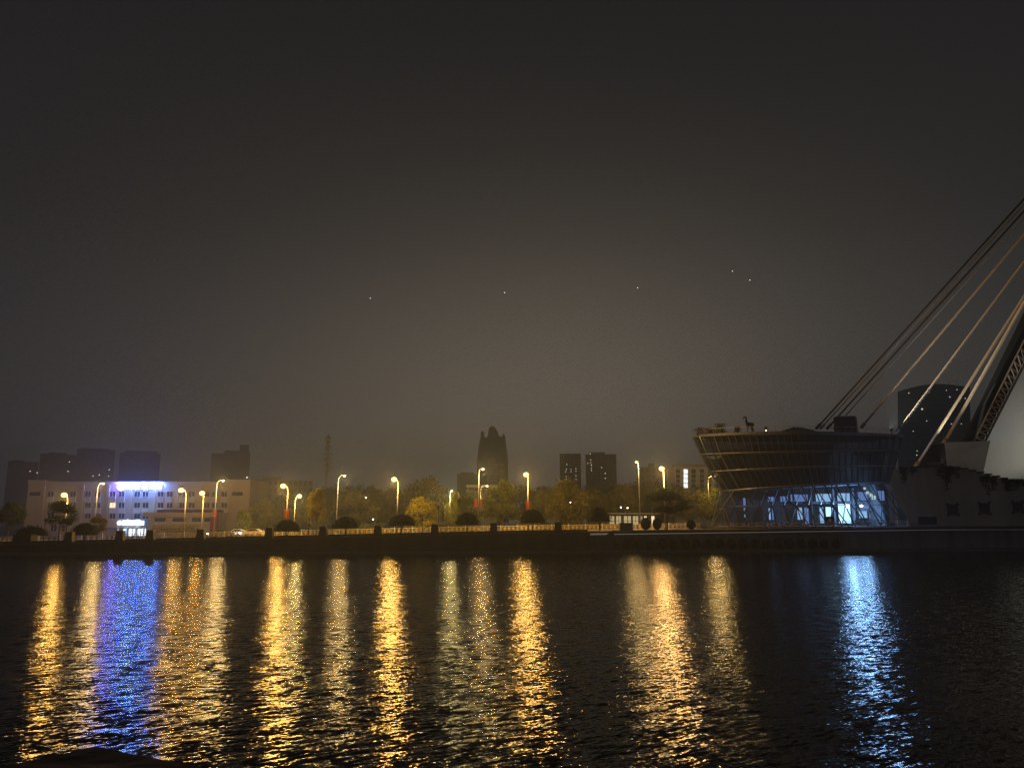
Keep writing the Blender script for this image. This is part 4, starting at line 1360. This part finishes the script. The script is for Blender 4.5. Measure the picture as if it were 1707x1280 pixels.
# screen on the roof
p0, p1 = P(1396, 713, 140), P(1431, 694, 140)
sc_ = thing('roof_screen', 'black rectangular screen box with pale side on the pavilion roof', 'screen', ((p0.x + p1.x) / 2, 140, roof_z(1413)))
wbox(p0.x, p1.x - 0.5, 140, 141.5, roof_z(1413), p1.z).build('panel', M['black_metal'], sc_)
mb = MB()
mb.bar((p1.x - 0.4, 139.95, roof_z(1413)), (p1.x - 0.65, 139.95, p1.z), 0.12); mb.bar((p0.x, 139.95, p1.z), (p1.x - 0.5, 139.95, p1.z + 0.05), 0.1)
mb.build('frame', M['steel'], sc_)
wbox(p1.x - 0.497, p1.x - 0.2, 140.2, 141.3, roof_z(1413), p1.z - 0.1).build('side', M['pale_trim'], sc_)
# roof railing (glass balustrade line)
rr_ = thing('roof_railing', 'thin railing around the pavilion roof edge', 'railing', (R0[15].x, R0[15].y, R0[15].z + 0.3))
for i in range(1, NG):
    a = Vector(R0[i]) + Vector((0, 0.3, 0.28))
    MB().box((a.x, a.y, a.z + 0.45), (0.05, 0.05, 0.9)).build('post', M['steel'], rr_)
    if i < NG - 1:
        b = Vector(R0[i + 1]) + Vector((0, 0.3, 0.28))
        MB().bar(a + Vector((0, 0, 0.92)), b + Vector((0, 0, 0.92)), 0.05).build('rail', M['steel'], rr_)
# small roof lamp
def roof_lamp(px, py, Y, label):
    p = P(px, py, Y)
    t = thing('roof_lamp', label, 'lamp', (p.x, Y, roof_z(px)))
    h = max(0.25, p.z - roof_z(px))
    MB().tube([(0, 0, 0), (0, 0, h)], 0.05, 6).build('post', M['black_metal'], t, world=False)
    MB().ball((0, 0, h + 0.05), 0.09, 8, 6).build('bulb', M['e_small'], t, world=False)
    MB().frustum((0, 0, h + 0.4), (0.6, 0.4), (0.4, 0.3), 0.3).build('shade', M['black_metal'], t, world=False)
    MB().tube([(0.02, 0.12, h), (0.02, 0.12, h + 0.45)], 0.03, 6).build('bracket', M['black_metal'], t, world=False)
roof_lamp(1277, 718, 138.5, 'tiny lit lamp with dark shade right of the roof statue')
roof_lamp(1403, 721, 137, 'tiny lit lamp at the foot of the roof screen')
# animal statue via skin modifier
p = P(1250, 718, 138.8)
sz = roof_z(1250)
sH = P(1245, 694, 138.8).z - sz
def statue():
    k = sH / 3.0
    J = [(0.35, 0, 1.7), (-0.25, 0, 1.75), (-0.55, 0, 2.15), (-0.45, 0, 2.75), (-0.75, 0, 2.95), (-1.0, 0, 2.55),
         (0.35, 0.22, 1.3), (0.45, 0.24, 0.7), (0.38, 0.24, 0.0), (0.35, -0.22, 1.3), (0.5, -0.24, 0.7), (0.45, -0.24, 0.0),
         (-0.3, 0.2, 1.3), (-0.28, 0.2, 0.7), (-0.3, 0.2, 0.0), (-0.3, -0.2, 1.3), (-0.4, -0.2, 0.75), (-0.35, -0.2, 0.0), (0.62, 0, 1.9), (0.75, 0, 1.3)]
    E = [(0, 1), (1, 2), (2, 3), (3, 4), (4, 5), (0, 6), (6, 7), (7, 8), (0, 9), (9, 10), (10, 11), (1, 12), (12, 13), (13, 14), (1, 15), (15, 16), (16, 17), (0, 18), (18, 19)]
    rad = [0.34, 0.32, 0.22, 0.16, 0.15, 0.08, 0.17, 0.09, 0.08, 0.17, 0.09, 0.08, 0.15, 0.08, 0.08, 0.15, 0.08, 0.08, 0.1, 0.04]
    me = bpy.data.meshes.new('animal_statue')
    me.from_pydata([(a * k, b * k, c * k) for a, b, c in J], E, [])
    o = bpy.data.objects.new('animal_statue', me)
    COL.objects.link(o)
    sk = o.modifiers.new('skin', 'SKIN')
    for i, v in enumerate(me.skin_vertices[0].data):
        v.radius = (rad[i] * k, rad[i] * k)
        v.use_root = i == 0
    ss = o.modifiers.new('sub', 'SUBSURF'); ss.levels = 1; ss.render_levels = 1
    me.materials.append(M['black_metal'])
    o.location = (p.x, 138.8, sz)
    tag(o, 'black long-legged animal statue on the pavilion roof', 'statue')
statue()

# ------------------------------------------------------------------ bridge abutment, pylon, cables
AYF = 131.0
ab = thing('bridge_abutment', 'pale stone bridge abutment with stepped top and hanging vines', 'abutment', (P(1600, 872, AYF).x, AYF, 3.9))
top_px = [(1489, 783), (1500, 781), (1570, 778), (1600, 781), (1628, 787), (1640, 790), (1660, 795), (1680, 800), (1720, 806), (1800, 818), (1980, 850)]
poly = [P(1990, 882, AYF), P(1512, 882, AYF)]
poly += [P(1512, 862, AYF), P(1500, 845, AYF), P(1484, 806, AYF)]
poly += [P(a, b, AYF) for a, b in top_px]
for v in poly: v.y = AYF
mb = MB(); mb.slab(list(reversed(poly)), 9.0, (0.68, 1, 0)); mb.build('wall', M['abutment'], ab)
# stepped coping blocks along the top
xs_ = 1496
while xs_ < 1712:
    def ty(px):
        for (a, b), (c, d) in zip(top_px, top_px[1:]):
            if a <= px <= c: return b + (d - b) * (px - a) / (c - a)
        return 806
    pz = P(xs_ + 6, ty(xs_ + 6), AYF)
    MB().box((pz.x, AYF + 0.1, pz.z + 0.13), (1.05, 0.9, 0.26)).build('coping_block', M['dark_stone'], ab)
    xs_ += 13.2
# windows with notched corners
for px, py in ((1588, 849), (1641, 847), (1697, 845), (1752, 843)):
    c = P(px, py, AYF - 0.05)
    w = MB().box((c.x, AYF - 0.06, c.z), (1.75, 0.1, 1.75)).build('window', M['dark_glass'], ab)
    mb = MB()
    for sx in (-1, 1):
        for s2 in (-1, 1):
            mb.tube([(c.x + sx * 0.9, AYF - 0.02, c.z + s2 * 0.9), (c.x + sx * 0.9, AYF - 0.14, c.z + s2 * 0.9)], 0.24, 10)
    mb.build('corner_boss', M['dark_stone'], w)
    mb = MB(); mb.box((c.x, AYF - 0.13, c.z), (0.06, 0.05, 1.75)); mb.box((c.x, AYF - 0.135, c.z), (1.75, 0.05, 0.06))
    mb.build('bar', M['dark_stone'], w)
# base shadow gap, its shade drawn as a flat black panel
a, b = P(1530, 861, AYF), P(1562, 874, AYF)
wbox(a.x, b.x, AYF - 0.05, AYF - 0.004, b.z, a.z).build('shadow_gap', M['black_metal'], ab)
# vines
def vine(px0, px1, top, bottom, label, seed):
    p0, p1, q0 = P(px0, top, AYF), P(px1, top, AYF), P(px0, bottom, AYF)
    t = thing('hanging_vine', label, 'vine', ((p0.x + p1.x) / 2, AYF - 0.15, p0.z))
    r = random.Random(seed)
    mb = MB()
    H = p0.z - q0.z
    W = p1.x - p0.x
    st_ = MB()
    for s in range(max(4, int(W * 5))):
        x0 = r.uniform(-W / 2, W / 2); Ls = H * (0.12 + 0.9 * r.random() ** 2.2) * (1.05 - 1.5 * abs(x0) / W)
        st_.tube([(x0, -0.05, 0.35), (x0 + r.uniform(-0.2, 0.2), -0.1, -Ls)], [0.02, 0.01], 4)
        for _ in range(int(26 * Ls) + 8):
            tt = r.random() ** 1.1
            c = Vector((x0 + r.gauss(0, 0.22), -0.08 + r.gauss(0, 0.09), 0.35 - tt * (Ls + 0.35)))
            a = Vector((r.gauss(0, 1), r.gauss(0, 0.5), r.gauss(0, 1))).normalized()
            b_ = a.cross(Vector((0, 1, 0))).normalized() if abs(a.y) < 0.9 else Vector((1, 0, 0))
            L = 0.13
            mb.add([c - a * L, c + b_ * L * 0.6, c + a * L, c - b_ * L * 0.6], [(0, 1, 2, 3)])
    mb.build('foliage', M['vine'], t, world=False)
    st_.build('stem', M['bark'], t, world=False)
vine(1500, 1526, 784, 828, 'dark vine hanging near the pavilion end of the abutment', 1)
vine(1560, 1596, 782, 827, 'widest dark vine hanging left of the white tapered box', 2)
vine(1632, 1664, 797, 829, 'dark vine hanging above the middle notched window', 3)
vine(1664, 1707, 802, 826, 'dark ragged vine along the lower stepped top', 4)
# deck behind and plants on it
# white tapered box
WBY = 136.0
wb = thing('white_clad_box', 'white tapered clad box on the abutment beside the lattice mast', 'kiosk', (P(1610, 780, WBY).x, WBY, P(1610, 782, WBY).z))
f = [P(1580, 782, WBY), P(1575, 737.5, WBY), P(1651, 734.5, WBY), P(1636, 800, WBY)]
for v in f: v.y = WBY
# three cladding panels
def lerp(a, b, t): return a * (1 - t) + b * t
cuts = [0, 0.34, 0.56, 1.0]
for i in range(3):
    a, b = cuts[i] + (0.004 if i else 0), cuts[i + 1]
    q = [lerp(f[0], f[3], a), lerp(f[1], f[2], a), lerp(f[1], f[2], b), lerp(f[0], f[3], b)]
    MB().slab([v for v in q], 3.5, (0, 1, 0)).build('cladding_panel', M['pylon'], wb)
q = [P(1549, 783, WBY), P(1551, 742, WBY), P(1574.3, 738, WBY), P(1579.3, 783, WBY)]
for v in q: v.y = WBY + 0.05
MB().slab(q, 3.4, (0, 1, 0)).build('dark_side', M['black_metal'], wb)
mb = MB()
for k in range(7):
    v = P(1551 + k * 4.2, 783, WBY - 0.4)
    mb.box((v.x, WBY - 0.4, v.z + 0.55), (0.05, 0.05, 1.3))
v0, v1 = P(1546, 771, WBY - 0.4), P(1585, 771, WBY - 0.4)
mb.box(((v0.x + v1.x) / 2, WBY - 0.4, v0.z), (v1.x - v0.x, 0.06, 0.06))
mb.build('guard_rail', M['steel'], wb)

# pylon
TY = 84.0
py_ = thing('bridge_pylon', 'huge pale leaning bridge pylon with dark lattice edge', 'pylon', (P(1700, 820, 139).x, 139, 3.9))
b0, b1 = P(1598, 815, 150), P(1960, 815, 150)
t0_, t1_ = P(2235, -480, 100), P(2310, -480, 100)
mb = MB()
d = Vector((0, 2, 0))
vs = [b0, b1, t1_, t0_, b0 + d, b1 + d, t1_ + Vector((0, 2, 0)), t0_ + Vector((0, 2, 0))]
mb.add(vs, [(0, 1, 2, 3), (7, 6, 5, 4), (0, 4, 5, 1), (1, 5, 6, 2), (2, 6, 7, 3), (3, 7, 4, 0)])
mb.build('slab', M['pylon'], py_)
# lattice edge: chords from base to top following the left edge
def chord(pxa, pya, pxb, pyb, Ya=137.6, Yb=84.0, ext=4.0):
    """line through two photo points, the second nearer, continued upward"""
    a = P(pxa, pya, Ya); b = P(pxb, pyb, Ya + (Yb - Ya) * 0.2)
    return a, b
LA, LB = chord(1622, 738, 1707, 568)
RA, RB = chord(1641, 738, 1716, 590)
DA, DB = chord(1611, 740, 1701, 556)
UP = 3.6
def ext(a, b, t): return a + (b - a) * t
o = MB().tube([ext(LA, LB, -0.25), ext(LA, LB, UP)], 0.16, 8).build('chord', M['steel'], py_)
MB().tube([ext(RA, RB, -0.25), ext(RA, RB, UP)], 0.2, 8).build('chord', M['cable_dark'], py_)
nz_ = 60
for i in range(nz_):
    t0 = -0.2 + (UP + 0.2) * i / nz_
    t1 = -0.2 + (UP + 0.2) * (i + 1) / nz_
    tm = (t0 + t1) / 2
    mb = MB()
    mb.bar(ext(LA, LB, t0), ext(RA, RB, tm), 0.18)
    mb.bar(ext(RA, RB, tm), ext(LA, LB, t1), 0.18)
    mb.build('lattice_bar', M['steel'], py_)
mb = MB()
sd = Vector((0, 1.6, 0))
vs = [ext(DA, DB, -0.25) + sd * 0.4, ext(RA, RB, -0.25) + sd * 0.4, ext(RA, RB, UP) + sd * 0.4, ext(DA, DB, UP) + sd * 0.4]
vs += [v + sd for v in vs]
mb.add(vs, [(0, 1, 2, 3), (7, 6, 5, 4), (0, 4, 5, 1), (1, 5, 6, 2), (2, 6, 7, 3), (3, 7, 4, 0)])
mb.build('dark_spine', M['black_metal'], py_)
# cables
def cable(xa, ya, xb, yb, Ya, m, r, label, tf=0.99):
    a = P(xa, ya, Ya)
    # top anchor: along the photo line, on the pylon edge far above the frame
    k = (2215 - xa) / (xb - xa) * tf
    b = P(xa + (xb - xa) * k, ya + (yb - ya) * k, TY + 1)
    t = thing('stay_cable', label, 'cable', a, 'stay cables of the bridge')
    MB().tube([a, b], r, 8).build('sheath', m, t, smooth=True)
    d_ = (b - a).normalized()
    MB().tube([a - d_ * 0.3, a + d_ * 0.9], r * 1.7, 10).build('socket', M['cable_dark'] if m is M['cable_dark'] else M['steel'], t, smooth=True)
cable(1362, 713, 1707, 332, 142, M['cable_dark'], 0.17, 'outermost thin dark stay cable rising from the pavilion roof')
cable(1369, 713, 1707, 341, 142.6, M['steel'], 0.13, 'grey stay cable squeezed between two dark ones')
cable(1380, 713, 1707, 352, 142, M['cable_dark'], 0.17, 'second thin dark stay cable rising left of the roof screen')
cable(1391, 713, 1707, 364, 142.6, M['steel'], 0.11, 'faint grey stay cable next to the second dark one')
cable(1437, 711, 1707, 391, 142, M['cable'], 0.19, 'pale stay cable rising right of the roof screen')
cable(1497, 718, 1707, 437, 142, M['cable'], 0.2, 'pale stay cable rising from the right roof corner')
cable(1527, 777, 1707, 495, 137, M['cable'], 0.24, 'pale stay cable anchored on the abutment top beside the vine')
cable(1574, 738, 1707, 505, 137, M['cable'], 0.26, 'thick pale stay cable ending at the white tapered box')
# floodlights on the deck behind the stepped wall
def flood(px, py, Y, pw, label, aim, col=(1.0, 0.93, 0.78), size=80, stand=0.7):
    p = P(px, py, Y)
    t = thing('floodlight', label, 'floodlight', (p.x, Y, p.z))
    MB().box((0, 0, -stand / 2), (0.12, 0.12, stand)).build('stand', M['black_metal'], t, world=False)
    MB().box((0, 0.05, 0.2), (0.5, 0.2, 0.4)).build('housing', M['black_metal'], t, world=False)
    MB().box((0, 0.163, 0.2), (0.42, 0.02, 0.32)).build('lens', M['e_small'], t, world=False)
    d = bpy.data.lights.new('flood_light', 'SPOT')
    d.energy = pw; d.color = col; d.shadow_soft_size = 0.15; d.spot_size = R(size); d.spot_blend = 0.6
    o = bpy.data.objects.new('flood_light', d)
    COL.objects.link(o); o.parent = t; o.location = (0, 0.45, 0.25)
    o.rotation_euler = (Vector(aim) - (p + Vector((0, 0.45, 0.25)))).to_track_quat('-Z', 'Y').to_euler()
flood(1880, 796, 133.0, 3300, 'floodlight behind the stepped wall aimed at the pylon', P(1690, 690, 142), size=110, stand=4.2)
flood(1486, 718, 143.5, 9000, 'small floodlight on the roof corner lighting the cables', P(1600, 520, 132), (1.0, 0.9, 0.7), 90)

flood(1572, 776, 131.6, 3000, 'small floodlight on the abutment top lighting the cables', P(1690, 430, 120), (1.0, 0.9, 0.7), 70)
# curved tower
CY_ = 720
ct = thing('curved_tower', 'broad dark glass tower with gently curved top behind the cables', 'building', (P(1552, 860, CY_).x, CY_, 3.9))
prof = []
for i in range(13):
    s = i / 12
    prof.append((1500 + 105 * s, 650 - 8 * math.sin(math.pi * min(1, s * 1.05))))
mb = MB()
poly = [P(1612, 880, CY_), P(1503, 880, CY_)] + [P(a, b, CY_) for a, b in prof]
for v in poly: v.y = CY_
mb.slab(list(reversed(poly)), 30, (0, 1, 0)).build('wall', M['blue_tower'], ct)
mb = MB()
for k in range(24):
    a, b = P(1502, 655 + 9 * k, CY_), P(1606, 655 + 9 * k, CY_)
    mb.box(((a.x + b.x) / 2, CY_ - 0.1, a.z), (b.x - a.x, 0.3, 0.5))
mb.build('floor_band', M['tower_dark'], ct)['kind'] = 'stuff'
for lx, ly, s in ((1517, 654, 1.3), (1572, 654, 1), (1587, 654, 1.2), (1577, 665, 1.2), (1537, 682, 2.2), (1544, 702, 1.2), (1524, 718, 1.2), (1530, 751, 1.2), (1530, 758, 1.4), (1580, 709, 1.2), (1578, 720, 1.2), (1599, 669, 1.2), (1598, 687, 1.2), (1594, 710, 1.0), (1547, 655, 0.8)):
    p = P(lx, ly, CY_)
    w = s * CY_ / FPX
    MB().box((p.x, CY_ - 0.35, p.z), (w, 0.12, w)).build('lit_window', M['e_win_far'], ct)
ct.rotation_euler.z = -math.atan2(ct.location.x, CY_)

# ------------------------------------------------------------------ near parapet at the photographer's feet
nt = thing('stone_parapet', 'near stone parapet with worn coping corner at the water edge', 'parapet', (-0.6, 1.6, 2.85))
c0, cl, crr = Vector((-1.24, 2.42, 0)), Vector((-3.0, 0.25, 0)), Vector((2.6, 0.45, 0))
def para(a, b, w, z0, z1):
    d = (b - a).normalized(); nrm = Vector((d.y, -d.x, 0))
    if nrm.y > 0: nrm = -nrm
    return [a, b, b + nrm * w, a + nrm * w], z0, z1
def prism(mb, base, z0, z1):
    mb.slab([Vector((v.x, v.y, z0)) for v in base], z1 - z0, (0, 0, 1)); return mb
# mitred plan of the two arms
dl = (cl - c0).normalized(); dr = (crr - c0).normalized()
nl = Vector((-dl.y, dl.x, 0)); nl = nl if nl.y < 0 or nl.x > 0 else -nl
nrr = Vector((dr.y, -dr.x, 0)); nrr = nrr if nrr.y < 0 else -nrr
bis = (dl + dr).normalized()
def arm(mb, off_out, wid, z0, z1, bevel=0.03):
    k = 1 / max(0.3, math.sin(math.acos(max(-1, min(1, dl.dot(dr)))) / 2))
    o_ = c0 - bis * off_out * k
    i_ = c0 + bis * wid * k
    for far, nn in ((cl, nl), (crr, nrr)):
        s_out = far - nn * off_out; s_in = far + nn * wid
        ring0 = [o_, s_out, s_in, i_]
        cen = sum(ring0, Vector()) / 4
        lo = [Vector((v.x, v.y, z0)) for v in ring0]
        mid = [Vector((v.x, v.y, z1 - bevel)) for v in ring0]
        up = [Vector((v.x, v.y, z1)) + (i_ - o_).normalized() * (bevel if q in (0, 1) else -bevel) * 0.8 for q, v in enumerate(ring0)]
        fs = []
        for q in range(4):
            r2 = (q + 1) % 4
            fs += [(q, r2, r2 + 4, q + 4), (q + 4, r2 + 4, r2 + 8, q + 8)]
        fs += [(3, 2, 1, 0), (8, 9, 10, 11)]
        mb.add(lo + mid + up, fs)
    return mb
arm(MB(), 0.0, 0.30, 1.2, 3.70).build('wall', M['quay_stone'], nt)
arm(MB(), 0.06, 0.37, 3.703, 3.84).build('coping', M['dark_stone'], nt)
mb = MB(); mb.slab([(-2.95, -6, 2.6), (3.2, -6, 2.6), (2.5, 0.2, 2.6), (-1.2, 2.1, 2.6), (-2.7, 0.2, 2.6)], 0.25, (0, 0, 1))
tag(mb.build('near_terrace', M['paving']), 'paved terrace on the near bank under the viewer', 'terrace', kind='structure')
mb = MB(); mb.slab([(-2.9, -6, -1.5), (3.1, -6, -1.5), (2.4, 0.1, -1.5), (-1.2, 2.0, -1.5), (-2.65, 0.1, -1.5)], 4.09, (0, 0, 1))
tag(mb.build('near_bank', M['quay_stone']), 'stone bank carrying the near terrace', 'bank', kind='structure')

# ------------------------------------------------------------------ haze
hz_m = bpy.data.materials.new('night_haze')
hz_m.use_nodes = True
n, l = hz_m.node_tree.nodes, hz_m.node_tree.links
n.clear()
ho = n.new('ShaderNodeOutputMaterial')
pv = n.new('ShaderNodeVolumePrincipled')
pv.inputs['Color'].default_value = (0.70, 0.82, 0.98, 1)
pv.inputs['Density'].default_value = HAZE_DENSITY
pv.inputs['Anisotropy'].default_value = 0.5
l.new(pv.outputs[0], ho.inputs['Volume'])
mb = MB().box((0, 820, 68), (3300, 1900, 144))
tag(mb.build('haze', hz_m), 'thin night haze over river and city', 'haze', kind='stuff')
